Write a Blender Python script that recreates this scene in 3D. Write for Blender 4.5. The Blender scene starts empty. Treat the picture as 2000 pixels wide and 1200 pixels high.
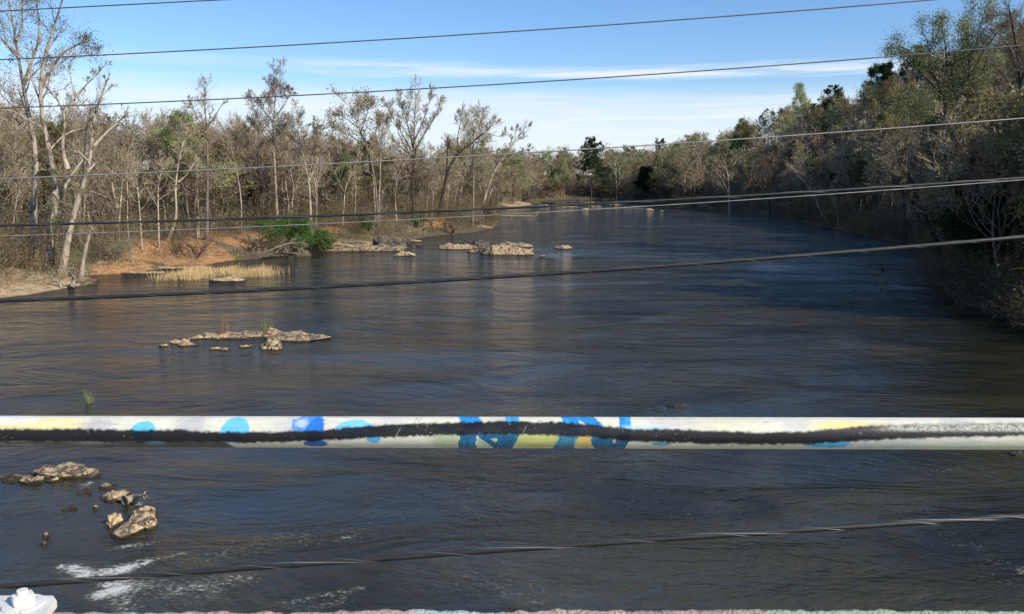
import bpy, math, random
import numpy as np
from mathutils import Vector

# ------------------------------------------------------------------ camera, sky, sun
SC = bpy.context.scene
COL = SC.collection
R = math.radians
H = 10.0            # eye above the river
PITCH = R(8.6)
FPX = 1650.0        # focal length in photo pixels (photo is 2000 x 1200)

cd = bpy.data.cameras.new('camera')
cam = bpy.data.objects.new('camera', cd)
COL.objects.link(cam)
cam.location = (0, 0, H)
cam.rotation_euler = (R(90) - PITCH, 0, 0)
cd.sensor_width = 36.0
cd.lens = 36.0 * FPX / 2000.0
cd.clip_start = 0.05
cd.clip_end = 6000
SC.camera = cam

SUN_EL, SUN_AZ = R(34), R(125)         # azimuth clockwise from +Y
sdir = Vector((math.cos(SUN_EL) * math.sin(SUN_AZ), math.cos(SUN_EL) * math.cos(SUN_AZ), math.sin(SUN_EL)))
sl = bpy.data.lights.new('sun', 'SUN')
sl.energy = 5.0
sl.angle = R(0.5)
sl.color = (1.0, 0.93, 0.82)
so = bpy.data.objects.new('sun', sl)
COL.objects.link(so)
so.rotation_euler = sdir.to_track_quat('Z', 'Y').to_euler()
so.location = (60, -60, 80)

SC.view_settings.view_transform = 'Standard'
SC.view_settings.look = 'None'
SC.view_settings.gamma = 1
SC.view_settings.use_curve_mapping = False
SC.view_settings.exposure = 0.15


class N:
    """small helper round a node tree"""
    def __init__(s, tree):
        s.t = tree
        s.n = tree.nodes
        s.l = tree.links
        s.n.clear()

    def new(s, typ, **kw):
        nd = s.n.new(typ)
        for k, v in kw.items():
            setattr(nd, k, v)
        return nd

    def link(s, a, b):
        s.l.new(a, b)

    def put(s, sock, v):
        if hasattr(v, 'is_linked') or hasattr(v, 'links'):
            s.l.new(v, sock)
        else:
            sock.default_value = v

    def math(s, op, a, b=0.0, c=None, clamp=False):
        nd = s.new('ShaderNodeMath', operation=op, use_clamp=clamp)
        s.put(nd.inputs[0], a)
        s.put(nd.inputs[1], b)
        if c is not None:
            s.put(nd.inputs[2], c)
        return nd.outputs[0]

    def ramp(s, v, a, b, x=0.0, y=1.0, smooth=True):
        nd = s.new('ShaderNodeMapRange', interpolation_type='SMOOTHSTEP' if smooth else 'LINEAR')
        s.put(nd.inputs['Value'], v)
        nd.inputs['From Min'].default_value = a
        nd.inputs['From Max'].default_value = b
        nd.inputs['To Min'].default_value = x
        nd.inputs['To Max'].default_value = y
        return nd.outputs['Result']

    def mix(s, f, a, b, mode='MIX'):
        nd = s.new('ShaderNodeMix', data_type='RGBA', blend_type=mode)
        s.put(nd.inputs['Factor'], f)
        for k, v in ((6, a), (7, b)):
            if isinstance(v, tuple):
                v = (v + (1.0,))[:4]
            s.put(nd.inputs[k], v)
        return nd.outputs[2]

    def noise(s, vec, scale, detail=4.0, rough=0.55, dist=0.0, typ=None):
        nd = s.new('ShaderNodeTexNoise')
        if typ:
            nd.noise_type = typ
        if vec is not None:
            s.l.new(vec, nd.inputs['Vector'])
        nd.inputs['Scale'].default_value = scale
        nd.inputs['Detail'].default_value = detail
        nd.inputs['Roughness'].default_value = rough
        nd.inputs['Distortion'].default_value = dist
        return nd.outputs['Fac']

    def mapping(s, vec, scale=(1, 1, 1), rot=(0, 0, 0), loc=(0, 0, 0)):
        nd = s.new('ShaderNodeMapping')
        s.l.new(vec, nd.inputs['Vector'])
        nd.inputs['Scale'].default_value = scale
        nd.inputs['Rotation'].default_value = rot
        nd.inputs['Location'].default_value = loc
        return nd.outputs[0]

    def attr(s, name):
        return s.new('ShaderNodeAttribute', attribute_name=name).outputs['Fac']

    def bump(s, h, strength, dist):
        nd = s.new('ShaderNodeBump')
        s.put(nd.inputs['Height'], h)
        s.put(nd.inputs['Strength'], strength)
        nd.inputs['Distance'].default_value = dist
        return nd.outputs[0]


# sky
W = bpy.data.worlds.new('World')
SC.world = W
W.use_nodes = True
w = N(W.node_tree)
sky = w.new('ShaderNodeTexSky', sky_type='NISHITA')
sky.sun_disc = False
sky.sun_elevation = SUN_EL
sky.sun_rotation = SUN_AZ
sky.altitude = 100
sky.air_density = 1.0
sky.dust_density = 0.35
sky.ozone_density = 3.0
tc = w.new('ShaderNodeTexCoord').outputs['Generated']
sep = w.new('ShaderNodeSeparateXYZ')
w.link(tc, sep.inputs[0])
el = w.math('ARCSINE', sep.outputs[2])
az = w.math('ARCTAN2', sep.outputs[0], sep.outputs[1])
cmb = w.new('ShaderNodeCombineXYZ')
w.link(w.math('MULTIPLY', az, 3.0), cmb.inputs[0])
w.link(w.math('MULTIPLY', el, 60.0), cmb.inputs[1])
nz1 = w.noise(cmb.outputs[0], 1.0, 6, 0.55, 0.6)
cmb2 = w.new('ShaderNodeCombineXYZ')
w.link(w.math('MULTIPLY', az, 1.6), cmb2.inputs[0])
w.link(w.math('MULTIPLY', el, 14.0), cmb2.inputs[1])
cmb2.inputs[2].default_value = 7.3
nz2 = w.noise(cmb2.outputs[0], 1.0, 5, 0.5, 0.3)
elw = w.math('ADD', el, w.math('MULTIPLY', w.math('SUBTRACT', nz1, 0.5), 0.022))
elw = w.math('ADD', elw, w.math('MULTIPLY', az, 0.012))
cmb3 = w.new('ShaderNodeCombineXYZ')
w.link(w.math('MULTIPLY', az, 5.0), cmb3.inputs[0])
w.link(w.math('MULTIPLY', el, 90.0), cmb3.inputs[1])
cmb3.inputs[2].default_value = 2.1
nz3 = w.noise(cmb3.outputs[0], 1.0, 7, 0.6, 1.2)
elv = w.math('ADD', elw, w.math('MULTIPLY', w.math('SUBTRACT', nz2, 0.5), 0.03))
low = w.math('MULTIPLY', w.ramp(elv, 0.112, 0.078, 0, 1), w.ramp(elw, -0.02, 0.05, 0.25, 1))
low = w.math('MULTIPLY', low, w.ramp(nz3, 0.28, 0.62, 0.6, 1))
low = w.math('MULTIPLY', low, w.ramp(nz2, 0.3, 0.6, 0.75, 1))
stk = w.math('MULTIPLY', w.ramp(elw, 0.112, 0.120, 0, 1), w.ramp(elw, 0.133, 0.122, 0, 1))
stk = w.math('MULTIPLY', stk, w.ramp(nz3, 0.30, 0.62, 0.1, 1))
stk = w.math('MULTIPLY', stk, w.ramp(az, -0.30, 0.05, 0.3, 0.9))
cl = w.math('MAXIMUM', w.math('MULTIPLY', low, 1.0), stk)
tint = w.mix(1.0, sky.outputs[0], (1.0, 1.06, 1.20), 'MULTIPLY')
hsv = w.new('ShaderNodeHueSaturation')
hsv.inputs['Saturation'].default_value = 1.12
hsv.inputs['Value'].default_value = 1.0
w.link(tint, hsv.inputs['Color'])
final = w.mix(cl, hsv.outputs[0], (6.5, 7.0, 7.7))
bg = w.new('ShaderNodeBackground')
bg.inputs['Strength'].default_value = 0.122
w.link(final, bg.inputs['Color'])
wo = w.new('ShaderNodeOutputWorld')
w.link(bg.outputs[0], wo.inputs[0])

# ------------------------------------------------------------------ helpers
FW = np.array([0, math.cos(PITCH), -math.sin(PITCH)])
UP = np.array([0, math.sin(PITCH), math.cos(PITCH)])
RT = np.array([1.0, 0, 0])
EYE = np.array([0, 0, H])


def ray(px, py):
    return FW + RT * ((px - 1000) / FPX) + UP * (-(py - 600) / FPX)


def gp(px, py, z=0.0):
    d = ray(px, py)
    return EYE + d * ((z - H) / d[2])


def pt(px, py, Y):
    d = ray(px, py)
    return EYE + d * (Y / d[1])


def tag(o, label=None, cat=None, group=None, kind=None):
    if label: o['label'] = label
    if cat: o['category'] = cat
    if group: o['group'] = group
    if kind: o['kind'] = kind
    return o


def empty(name, loc=(0, 0, 0), rz=0.0):
    o = bpy.data.objects.new(name, None)
    COL.objects.link(o)
    o.location = loc
    o.rotation_euler = (0, 0, rz)
    o.empty_display_size = 0.3
    return o


def mesh_np(name, V, Q, mats=None, smooth=False, midx=None):
    me = bpy.data.meshes.new(name)
    V = np.asarray(V, dtype=np.float32)
    Q = np.asarray(Q, dtype=np.int32)
    k = Q.shape[1]
    me.vertices.add(len(V))
    me.vertices.foreach_set('co', V.ravel())
    me.loops.add(Q.size)
    me.loops.foreach_set('vertex_index', Q.ravel())
    me.polygons.add(len(Q))
    me.polygons.foreach_set('loop_start', np.arange(0, Q.size, k, dtype=np.int32))
    if midx is not None:
        me.polygons.foreach_set('material_index', np.asarray(midx, dtype=np.int32))
    me.update(calc_edges=True)
    me.validate()
    for m in (mats or []):
        me.materials.append(m)
    if smooth:
        me.polygons.foreach_set('use_smooth', np.ones(len(me.polygons), dtype=bool))
    return me


def obj(name, me, parent=None, loc=(0, 0, 0)):
    o = bpy.data.objects.new(name, me)
    COL.objects.link(o)
    o.parent = parent
    o.location = loc
    return o


def _h(ix, iy, iz, seed):
    n = (ix * 374761393 + iy * 668265263 + iz * 1274126177 + seed * 974634777) & 0xffffffff
    n = ((n ^ (n >> 13)) * 1274126177) & 0xffffffff
    n = (n ^ (n >> 16)) & 0xffff
    return n / 65535.0


def vnoise(P, seed=0):
    P = np.asarray(P, dtype=np.float64)
    I = np.floor(P).astype(np.int64)
    f = P - I
    f = f * f * (3 - 2 * f)
    r = 0
    for dx in (0, 1):
        for dy in (0, 1):
            for dz in (0, 1):
                wgt = (f[..., 0] if dx else 1 - f[..., 0]) * (f[..., 1] if dy else 1 - f[..., 1]) * (f[..., 2] if dz else 1 - f[..., 2])
                r = r + wgt * _h(I[..., 0] + dx, I[..., 1] + dy, I[..., 2] + dz, seed)
    return r


def fbm(P, seed=0, oct=4, gain=0.5):
    P = np.asarray(P, dtype=np.float64)
    a, s, t = 1.0, 0.0, 0.0
    for k in range(oct):
        s = s + a * vnoise(P * (2.03 ** k) + 17.3 * k, seed + k)
        t += a
        a *= gain
    return s / t


def fbm2(x, y, sc, seed=0, oct=4):
    return fbm(np.stack([x * sc, y * sc, np.full_like(x, 0.37)], -1), seed, oct)


def sstep(x, a, b):
    t = np.clip((x - a) / (b - a), 0, 1)
    return t * t * (3 - 2 * t)


# ------------------------------------------------------------------ materials
def mat(name):
    m = bpy.data.materials.new(name)
    m.use_nodes = True
    return m, N(m.node_tree)


def finish(n, col, rough=0.8, normal=None, spec=0.3, metal=0.0):
    b = n.new('ShaderNodeBsdfPrincipled')
    n.put(b.inputs['Base Color'], (col + (1.0,))[:4] if isinstance(col, tuple) else col)
    n.put(b.inputs['Roughness'], rough)
    b.inputs['Specular IOR Level'].default_value = spec
    b.inputs['Metallic'].default_value = metal
    if normal is not None:
        n.link(normal, b.inputs['Normal'])
    o = n.new('ShaderNodeOutputMaterial')
    n.link(b.outputs[0], o.inputs[0])
    return b


def bark(name, a, b, patch=None, scale=3.0):
    m, n = mat(name)
    oc = n.new('ShaderNodeTexCoord').outputs['Object']
    mp = n.mapping(oc, (1, 1, 0.25))
    f = n.noise(mp, scale, 5, 0.6)
    c = n.mix(n.ramp(f, 0.35, 0.65), a, b)
    if patch:
        f2 = n.noise(n.mapping(oc, (1, 1, 0.5), loc=(3, 5, 1)), scale * 0.6, 4, 0.6)
        c = n.mix(n.ramp(f2, 0.50, 0.60), c, patch)
    rnd = n.new('ShaderNodeObjectInfo').outputs['Random']
    c = n.mix(1.0, c, n.mix(rnd, (0.78, 0.76, 0.74), (1.18, 1.16, 1.12)), 'MULTIPLY')
    finish(n, c, 0.85, n.bump(f, 0.5, 0.05), 0.2)
    return m


def twigmat(name, a, b, trans=0.0, rv=0.25):
    m, n = mat(name)
    oi = n.new('ShaderNodeObjectInfo').outputs['Random']
    ge = n.new('ShaderNodeNewGeometry').outputs['Position']
    f = n.noise(ge, 0.35, 3, 0.6)
    c = n.mix(n.ramp(f, 0.35, 0.65), a, b)
    lo, hi = 1 - rv, 1 + rv
    c = n.mix(1.0, c, n.mix(oi, (lo, lo, lo), (hi, hi, hi * 0.97)), 'MULTIPLY')
    d = n.new('ShaderNodeBsdfDiffuse')
    n.link(c, d.inputs['Color'])
    out = n.new('ShaderNodeOutputMaterial')
    if trans > 0:
        t = n.new('ShaderNodeBsdfTranslucent')
        n.link(c, t.inputs['Color'])
        ms = n.new('ShaderNodeMixShader')
        ms.inputs[0].default_value = trans
        n.link(d.outputs[0], ms.inputs[1])
        n.link(t.outputs[0], ms.inputs[2])
        n.link(ms.outputs[0], out.inputs[0])
    else:
        n.link(d.outputs[0], out.inputs[0])
    return m


M = {}
M['pale'] = bark('pale_sycamore_bark', (0.50, 0.43, 0.33), (0.34, 0.28, 0.21), (0.18, 0.14, 0.10))
M['grey'] = bark('grey_brown_bark', (0.22, 0.18, 0.14), (0.13, 0.105, 0.08))
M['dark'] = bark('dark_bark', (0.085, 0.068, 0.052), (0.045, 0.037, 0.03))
M['drift'] = bark('driftwood_bark', (0.34, 0.28, 0.21), (0.19, 0.15, 0.115), scale=5)
M['rootwood'] = bark('root_ball_wood', (0.15, 0.11, 0.08), (0.06, 0.045, 0.035), scale=5)
M['tw_grey'] = twigmat('twigs_grey_brown', (0.38, 0.315, 0.215), (0.28, 0.228, 0.15))
M['tw_red'] = twigmat('twigs_reddish', (0.36, 0.265, 0.19), (0.28, 0.20, 0.14))
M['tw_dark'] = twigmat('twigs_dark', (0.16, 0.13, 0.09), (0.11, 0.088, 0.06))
M['tw_pale'] = twigmat('twigs_pale', (0.46, 0.39, 0.28), (0.34, 0.28, 0.19))
M['brush'] = twigmat('brush_brown', (0.22, 0.162, 0.09), (0.16, 0.122, 0.065))
M['lf_olive'] = twigmat('leaf_olive', (0.27, 0.23, 0.10), (0.19, 0.17, 0.075), 0.4)
M['lf_spring'] = twigmat('leaf_spring_green', (0.42, 0.44, 0.22), (0.32, 0.35, 0.17), 0.45)
M['lf_grey'] = twigmat('leaf_grey_green', (0.24, 0.26, 0.17), (0.19, 0.21, 0.13), 0.4)
M['lf_russet'] = twigmat('leaf_russet', (0.34, 0.24, 0.10), (0.22, 0.18, 0.08), 0.4)
M['lf_yellow'] = twigmat('leaf_yellow', (0.30, 0.24, 0.07), (0.22, 0.18, 0.06), 0.4)
M['lf_pine'] = twigmat('needles_dark_green', (0.035, 0.055, 0.024), (0.025, 0.040, 0.02), 0.1)
M['lf_green'] = twigmat('leaf_bright_green', (0.12, 0.20, 0.055), (0.075, 0.135, 0.04), 0.4)
M['reed'] = twigmat('dry_reed', (0.62, 0.46, 0.24), (0.50, 0.36, 0.18), 0.2)
M['reedgreen'] = twigmat('green_reed', (0.27, 0.29, 0.12), (0.2, 0.22, 0.09), 0.2)
M['reedbrown'] = twigmat('brown_reed', (0.22, 0.13, 0.07), (0.17, 0.1, 0.055))

# ------------------------------------------------------------------ river outline and terrain
# (photo x, photo y on the water plane, hill factor)
left_px = [(-420, 660), (-150, 605), (0, 583), (60, 576), (130, 563), (192, 553), (178, 546), (172, 538), (235, 536),
           (300, 528), (400, 519), (440, 511), (505, 506), (560, 498), (625, 489), (700, 484), (790, 476), (800, 470), (850, 461),
           (885, 458), (930, 454), (962, 446), (974, 434), (970, 424), (968, 412), (972, 407)]
far_px = [(1012, 404), (1045, 399), (1060, 393), (1110, 390), (1200, 391)]
right_px = [(1240, 398), (1300, 405), (1360, 410), (1440, 417), (1520, 425), (1590, 440), (1650, 452), (1720, 468),
            (1765, 476), (1800, 492), (1832, 525), (1838, 565), (1870, 590), (1950, 612), (2010, 640), (2200, 720), (2600, 900)]
poly = [gp(x, y)[:2] for x, y in left_px + far_px + right_px]
hillf = [0.0] * len(left_px) + [0.12, 0.2, 0.3, 0.4, 0.6] + [0.8] * 2 + [1.0] * (len(right_px) - 2)
pl0, pl1 = poly[0], poly[-1]
poly = [np.array([pl0[0] - 1, -90.0])] + poly + [np.array([pl1[0] + 8, -90.0])]
hillf = [0.0] + hillf + [1.0]
PA = np.array(poly)
PB = np.roll(PA, -1, 0)
HF = np.array(hillf)
HFm = (HF + np.roll(HF, -1)) / 2


def river_query(x, y):
    """distance to the river's outline, inside flag, hill factor"""
    sh = x.shape
    P = np.stack([x.ravel(), y.ravel()], -1)
    best = np.full(len(P), 1e9)
    inside = np.zeros(len(P), bool)
    wsum = np.zeros(len(P))
    hs = np.zeros(len(P))
    for k in range(len(PA)):
        a, b = PA[k], PB[k]
        ab = b - a
        t = np.clip(((P - a) @ ab) / (ab @ ab), 0, 1)
        q = a + t[:, None] * ab
        d = np.hypot(P[:, 0] - q[:, 0], P[:, 1] - q[:, 1])
        if k < len(PA) - 1:                       # last edge closes under the bridge
            best = np.minimum(best, d)
            wgt = math.sqrt(ab @ ab) / (d + 1.0) ** 3
            wsum += wgt
            hs += wgt * HFm[k]
        c = ((a[1] > P[:, 1]) != (b[1] > P[:, 1]))
        with np.errstate(divide='ignore', invalid='ignore'):
            xi = (b[0] - a[0]) * (P[:, 1] - a[1]) / (b[1] - a[1]) + a[0]
        inside ^= c & (P[:, 0] < xi)
    return best.reshape(sh), inside.reshape(sh), (hs / np.maximum(wsum, 1e-12)).reshape(sh)


def terrain(x, y):
    d, ins, hf = river_query(x, y)
    n1 = fbm2(x, y, 0.08, 3, 4)
    n2 = fbm2(x, y, 0.5, 9, 4)
    n3 = fbm2(x, y, 0.02, 21, 3)
    dl = d + (n1 - 0.5) * 5 * sstep(d, 0, 4)
    left = 0.10 + 0.55 * sstep(dl, 0, 2.6) + 1.7 * sstep(dl, 3.0, 10) + 1.2 * sstep(dl, 10, 40) + 2.0 * n3 * sstep(d, 20, 80)
    right = 0.10 + 2.2 * sstep(d, 0, 6.0) + 3.0 * sstep(d, 4, 20) + (23.0 + 8 * n3 + 7.0 * sstep(y, 330, 160)) * sstep(d, 6, 56) * (1 - .55 * sstep(y, 330, 540)) - 0.03 * np.maximum(d - 150, 0)
    out = left * (1 - hf) + right * hf + (n2 - 0.5) * 0.5 * sstep(d, 0.2, 3)
    inn = -0.02 - 1.3 * sstep(d, 0, 4)
    return np.where(ins, inn, np.maximum(out, 0.03)), d, ins, hf


def hgt(x, y):
    return float(terrain(np.array([x]), np.array([y]))[0][0])


ys = [-90.0, -70, -50, -30, -15, 0, 8, 14]
yy = 20.0
while yy < 2600:
    ys.append(yy)
    yy *= 1.0085 if yy < 500 else 1.04
ys = np.array(ys)
us = np.concatenate([np.linspace(-2.4, -0.85, 60)[:-1], np.linspace(-0.85, 0.85, 560), np.linspace(0.85, 2.4, 60)[1:]])
GY, GU = np.meshgrid(ys, us, indexing='ij')
GX = GU * (np.maximum(GY, 0) + 45) * np.where(GY < 60, 1.0, 1.0)
GZ, GD, GI, GH = terrain(GX, GY)
nr, nc = GX.shape
idx = np.arange(nr * nc).reshape(nr, nc)
Q = np.stack([idx[:-1, :-1], idx[:-1, 1:], idx[1:, 1:], idx[1:, :-1]], -1).reshape(-1, 4)
V = np.stack([GX, GY, GZ], -1).reshape(-1, 3)


def blobs(x, y, lst):
    r = np.zeros_like(x)
    for px, py, wpx, dep, a in lst:
        c = gp(px, py)
        sx = wpx / FPX * c[1] / 2
        r = np.maximum(r, a * np.exp(-((x - c[0]) / sx) ** 2 - ((y - c[1]) / dep) ** 2))
    return r


clay = blobs(GX, GY, [(330, 512, 260, 7, 1.0), (445, 493, 150, 7, 1.2), (240, 530, 120, 5, 0.9), (655, 475, 60, 6, 0.6), (840, 452, 90, 8, 0.8), (180, 500, 100, 6, .5)])
sand = blobs(GX, GY, [(0, 572, 260, 7, 1.6), (60, 560, 120, 4, 1.2), (170, 548, 60, 2.5, .6), (1000, 401, 90, 22, 1.5), (950, 445, 60, 6, .6), (700, 480, 200, 3, .5), (1890, 480, 60, 6, .6)])
m, n = mat('riverbank_ground')
ge = n.new('ShaderNodeNewGeometry').outputs['Position']
f1 = n.noise(ge, 0.9, 6, 0.65)
f2 = n.noise(ge, 0.15, 4, 0.6)
f3 = n.noise(ge, 5.0, 5, 0.7)
c = n.mix(n.ramp(f1, 0.35, 0.65), (0.15, 0.11, 0.07), (0.09, 0.068, 0.042))
c = n.mix(n.ramp(f2, 0.45, 0.62), c, (0.12, 0.115, 0.05))
cc = n.mix(n.ramp(f1, 0.4, 0.6), (0.54, 0.31, 0.14), (0.38, 0.20, 0.095))
cs = n.mix(n.ramp(f1, 0.4, 0.6), (0.50, 0.39, 0.24), (0.34, 0.25, 0.14))
a1 = n.math('ADD', n.attr('clay'), n.math('MULTIPLY', n.math('SUBTRACT', f1, 0.5), 1.1))
a2 = n.math('ADD', n.attr('sand'), n.math('MULTIPLY', n.math('SUBTRACT', f1, 0.5), 1.1))
c = n.mix(n.ramp(a1, 0.32, 0.5), c, cc)
c = n.mix(n.ramp(a2, 0.32, 0.5), c, cs)
c = n.mix(1.0, c, n.mix(n.ramp(f3, 0.3, 0.7), (0.72, 0.7, 0.68), (1.12, 1.12, 1.12)), 'MULTIPLY')
sepz = n.new('ShaderNodeSeparateXYZ')
n.link(ge, sepz.inputs[0])
c = n.mix(n.ramp(sepz.outputs[2], 0.10, 0.0, 0, 0.75), c, (0.05, 0.035, 0.022))
finish(n, c, 0.95, n.bump(f3, 0.8, 0.12), 0.15)
me = mesh_np('riverbank_ground', V, Q, [m], True)
for nm, arr in (('clay', clay), ('sand', sand)):
    at = me.attributes.new(nm, 'FLOAT', 'POINT')
    at.data.foreach_set('value', arr.astype(np.float32).ravel())
tag(obj('ground', me), kind='structure')

# ------------------------------------------------------------------ river water
ys = list(np.linspace(-90, 6, 10))
yy = 8.0
while yy < 1500:
    ys.append(yy)
    yy *= 1.012
ys = np.array(ys)
us = np.linspace(-1.5, 1.5, 420)
GY, GU = np.meshgrid(ys, us, indexing='ij')
GX = GU * (np.maximum(GY, 0) + 30)
nr, nc = GX.shape
idx = np.arange(nr * nc).reshape(nr, nc)
Q = np.stack([idx[:-1, :-1], idx[:-1, 1:], idx[1:, 1:], idx[1:, :-1]], -1).reshape(-1, 4)


def sblobs(x, y, lst):
    """elongated blobs given by two photo points on the water and a width in metres"""
    r = np.zeros_like(x)
    for x0, y0, x1, y1, wd, a in lst:
        A, B = gp(x0, y0)[:2], gp(x1, y1)[:2]
        ab = B - A
        L = ab @ ab + 1e-9
        t = np.clip(((x - A[0]) * ab[0] + (y - A[1]) * ab[1]) / L, 0, 1)
        d = np.hypot(x - A[0] - t * ab[0], y - A[1] - t * ab[1])
        r = np.maximum(r, a * np.exp(-(d / wd) ** 2))
    return r


foam = sblobs(GX, GY, [
    (128, 1106, 165, 1122, 0.30, 0.95), (160, 1112, 200, 1122, 0.30, 0.75), (205, 1120, 250, 1110, 0.42, 0.95), (210, 1140, 240, 1135, .4, .8), (195, 1162, 240, 1148, 0.36, 1.05),
    (245, 1112, 300, 1092, 0.28, 0.75), (300, 1092, 370, 1078, 0.16, 0.62), (225, 1071, 285, 1062, 0.16, 0.85), (285, 1062, 330, 1056, 0.25, 0.45),
    (240, 1160, 300, 1140, 0.7, 0.55), (330, 1155, 470, 1130, 0.7, 0.56), (230, 1170, 245, 1200, 0.5, 0.6), (350, 1180, 420, 1160, .6, .45),
    (380, 1100, 520, 1050, 1.0, 0.40), (550, 1180, 700, 1150, .30, .55), (460, 1060, 700, 1040, 1.4, 0.38), (600, 1190, 680, 1170, .4, .5),
    (160, 950, 178, 943, 0.3, 0.66), (258, 990, 268, 984, 0.2, 0.7), (70, 895, 110, 888, .5, .38), (0, 890, 30, 885, .5, .40),
    (668, 1055, 680, 1050, 0.16, 0.7), (855, 968, 862, 966, 0.16, 0.6), (1985, 1110, 2000, 1118, .25, .65), (1960, 1095, 2000, 1115, .6, .4),
    (1000, 795, 1130, 800, 1.5, 0.36), (900, 1130, 1100, 1160, 1.2, 0.36), (1000, 1170, 1080, 1180, .3, .45),
    (1660, 900, 1880, 920, 2.2, 0.33), (1640, 960, 1830, 1000, 2.0, 0.31), (1850, 1040, 2000, 1150, 1.6, 0.33), (1100, 900, 1300, 1000, 3, .27),
    (1060, 462, 1400, 470, 6, .2), (1060, 405, 1260, 408, 4, .62)])
ruff = sblobs(GX, GY, [(1150, 430, 1250, 470, 25, .8), (1150, 520, 1500, 600, 14, 1.0), (1250, 600, 1350, 760, 9, .9), (1100, 880, 1500, 1150, 7, .8),
                       (1080, 410, 1150, 430, 30, .8), (900, 650, 1500, 700, 8, .7), (300, 1130, 700, 1100, 3, 1.0)])
m, n = mat('river_water')
ge = n.new('ShaderNodeNewGeometry').outputs['Position']
rw = n.attr('ruff')
fo = n.attr('foam')
sepz = n.new('ShaderNodeSeparateXYZ')
n.link(ge, sepz.inputs[0])
w1 = n.noise(n.mapping(ge, (0.75, 1.0, 1), (0, 0, R(-18))), 2.1, 6, 0.66, 0.35)
w2 = n.noise(n.mapping(ge, (0.7, 1.0, 1), (0, 0, R(22))), 0.45, 4, 0.6, 0.4)
w3 = n.noise(n.mapping(ge, (0.9, 1.0, 1)), 7.0, 4, 0.65, 0.2)
far = n.math('MULTIPLY', n.ramp(sepz.outputs[1], 40, 240, 1.0, 2.0), n.ramp(sepz.outputs[1], 22, 60, 0.5, 1.0))
patch = n.noise(n.mapping(ge, (0.4, 1.0, 1)), 0.05, 4, 0.6, 0.5)
pat2 = n.noise(n.mapping(ge, (0.5, 1.0, 1), (0, 0, R(-12)), (5, 3, 0)), 0.22, 5, 0.65, 1.0)
amp = n.math('ADD', n.math('MULTIPLY', rw, 1.0), n.ramp(patch, 0.40, 0.60, 0.25, 0.9))
amp = n.math('MULTIPLY', amp, n.ramp(pat2, 0.35, 0.65, 0.65, 1.35))
hsum = n.math('ADD', n.math('MULTIPLY', w1, 0.26), n.math('ADD', n.math('MULTIPLY', w2, 0.85), n.math('MULTIPLY', w3, 0.12)))
w0 = n.noise(n.mapping(ge, (0.75, 1.0, 1), (0, 0, R(-8)), (2, 8, 0)), 0.15, 3, 0.55, 0.6)
hsum = n.math('ADD', hsum, n.math('MULTIPLY', w0, n.ramp(sepz.outputs[1], 30, 110, 0.3, 1.3)))
hsum = n.math('MULTIPLY', hsum, n.math('MULTIPLY', amp, far))
bmp = n.bump(hsum, 1.0, 0.42)
pat3 = n.noise(n.mapping(ge, (0.6, 1.0, 1), (0, 0, R(20)), (15, 7, 0)), 0.12, 5, 0.6, 0.8)
wc = n.mix(n.ramp(pat3, 0.38, 0.62), (0.018, 0.018, 0.011), (0.046, 0.041, 0.020))
wb = n.new('ShaderNodeBsdfPrincipled')
n.link(wc, wb.inputs['Base Color'])
wb.inputs['Roughness'].default_value = 0.07
wb.inputs['IOR'].default_value = 1.50
n.link(bmp, wb.inputs['Normal'])
fn1 = n.noise(n.mapping(ge, (0.8, 1.6, 1), (0, 0, R(-14))), 4.5, 8, 0.74, 1.0)
fr = n.math('SUBTRACT', 1.0, n.math('MULTIPLY', n.math('ABSOLUTE', n.math('SUBTRACT', fn1, 0.5)), 4.0))
fn2 = n.noise(n.mapping(ge, (1, 1.5, 1)), 1.1, 5, 0.6, 0.5)
fm = n.math('ADD', n.math('MULTIPLY', fr, 0.45), n.math('ADD', n.math('MULTIPLY', fn2, 0.5), fo))
spk = n.noise(n.mapping(ge, (1, 1.4, 1), loc=(9, 2, 4)), 7.0, 4, 0.6)
fm = n.math('ADD', fm, n.math('MULTIPLY', n.math('SUBTRACT', spk, 0.5), 1.25))
mask = n.ramp(fm, 1.00, 1.65)
mask = n.math('MULTIPLY', mask, n.ramp(fo, 0.05, 0.2))
fb = n.new('ShaderNodeBsdfPrincipled')
fcol = n.mix(n.ramp(fm, 1.10, 1.5), (0.32, 0.31, 0.20), (0.74, 0.73, 0.66))
n.link(fcol, fb.inputs['Base Color'])
fb.inputs['Roughness'].default_value = 0.6
n.link(n.bump(fm, 0.7, 0.1), fb.inputs['Normal'])
ms = n.new('ShaderNodeMixShader')
n.link(mask, ms.inputs[0])
n.link(wb.outputs[0], ms.inputs[1])
n.link(fb.outputs[0], ms.inputs[2])
o = n.new('ShaderNodeOutputMaterial')
n.link(ms.outputs[0], o.inputs[0])
me = mesh_np('river_water', np.stack([GX, GY, np.zeros_like(GX)], -1).reshape(-1, 3), Q, [m], True)
for nm, arr in (('foam', foam), ('ruff', ruff)):
    at = me.attributes.new(nm, 'FLOAT', 'POINT')
    at.data.foreach_set('value', arr.astype(np.float32).ravel())
tag(obj('water', me), kind='structure')

# ------------------------------------------------------------------ plant geometry (numpy)
def norm(v):
    return v / np.maximum(np.linalg.norm(v, axis=-1, keepdims=True), 1e-9)


def polyline(P, n):
    P = np.asarray(P, float)
    s = np.concatenate([[0], np.cumsum(np.linalg.norm(np.diff(P, axis=0), axis=1))])
    t = np.linspace(0, s[-1], n)
    Z = np.stack([np.interp(t, s, P[:, k]) for k in range(3)], -1)
    for _ in range(2):
        Z[1:-1] = (Z[:-2] + 2 * Z[1:-1] + Z[2:]) / 4
    return Z


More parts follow.
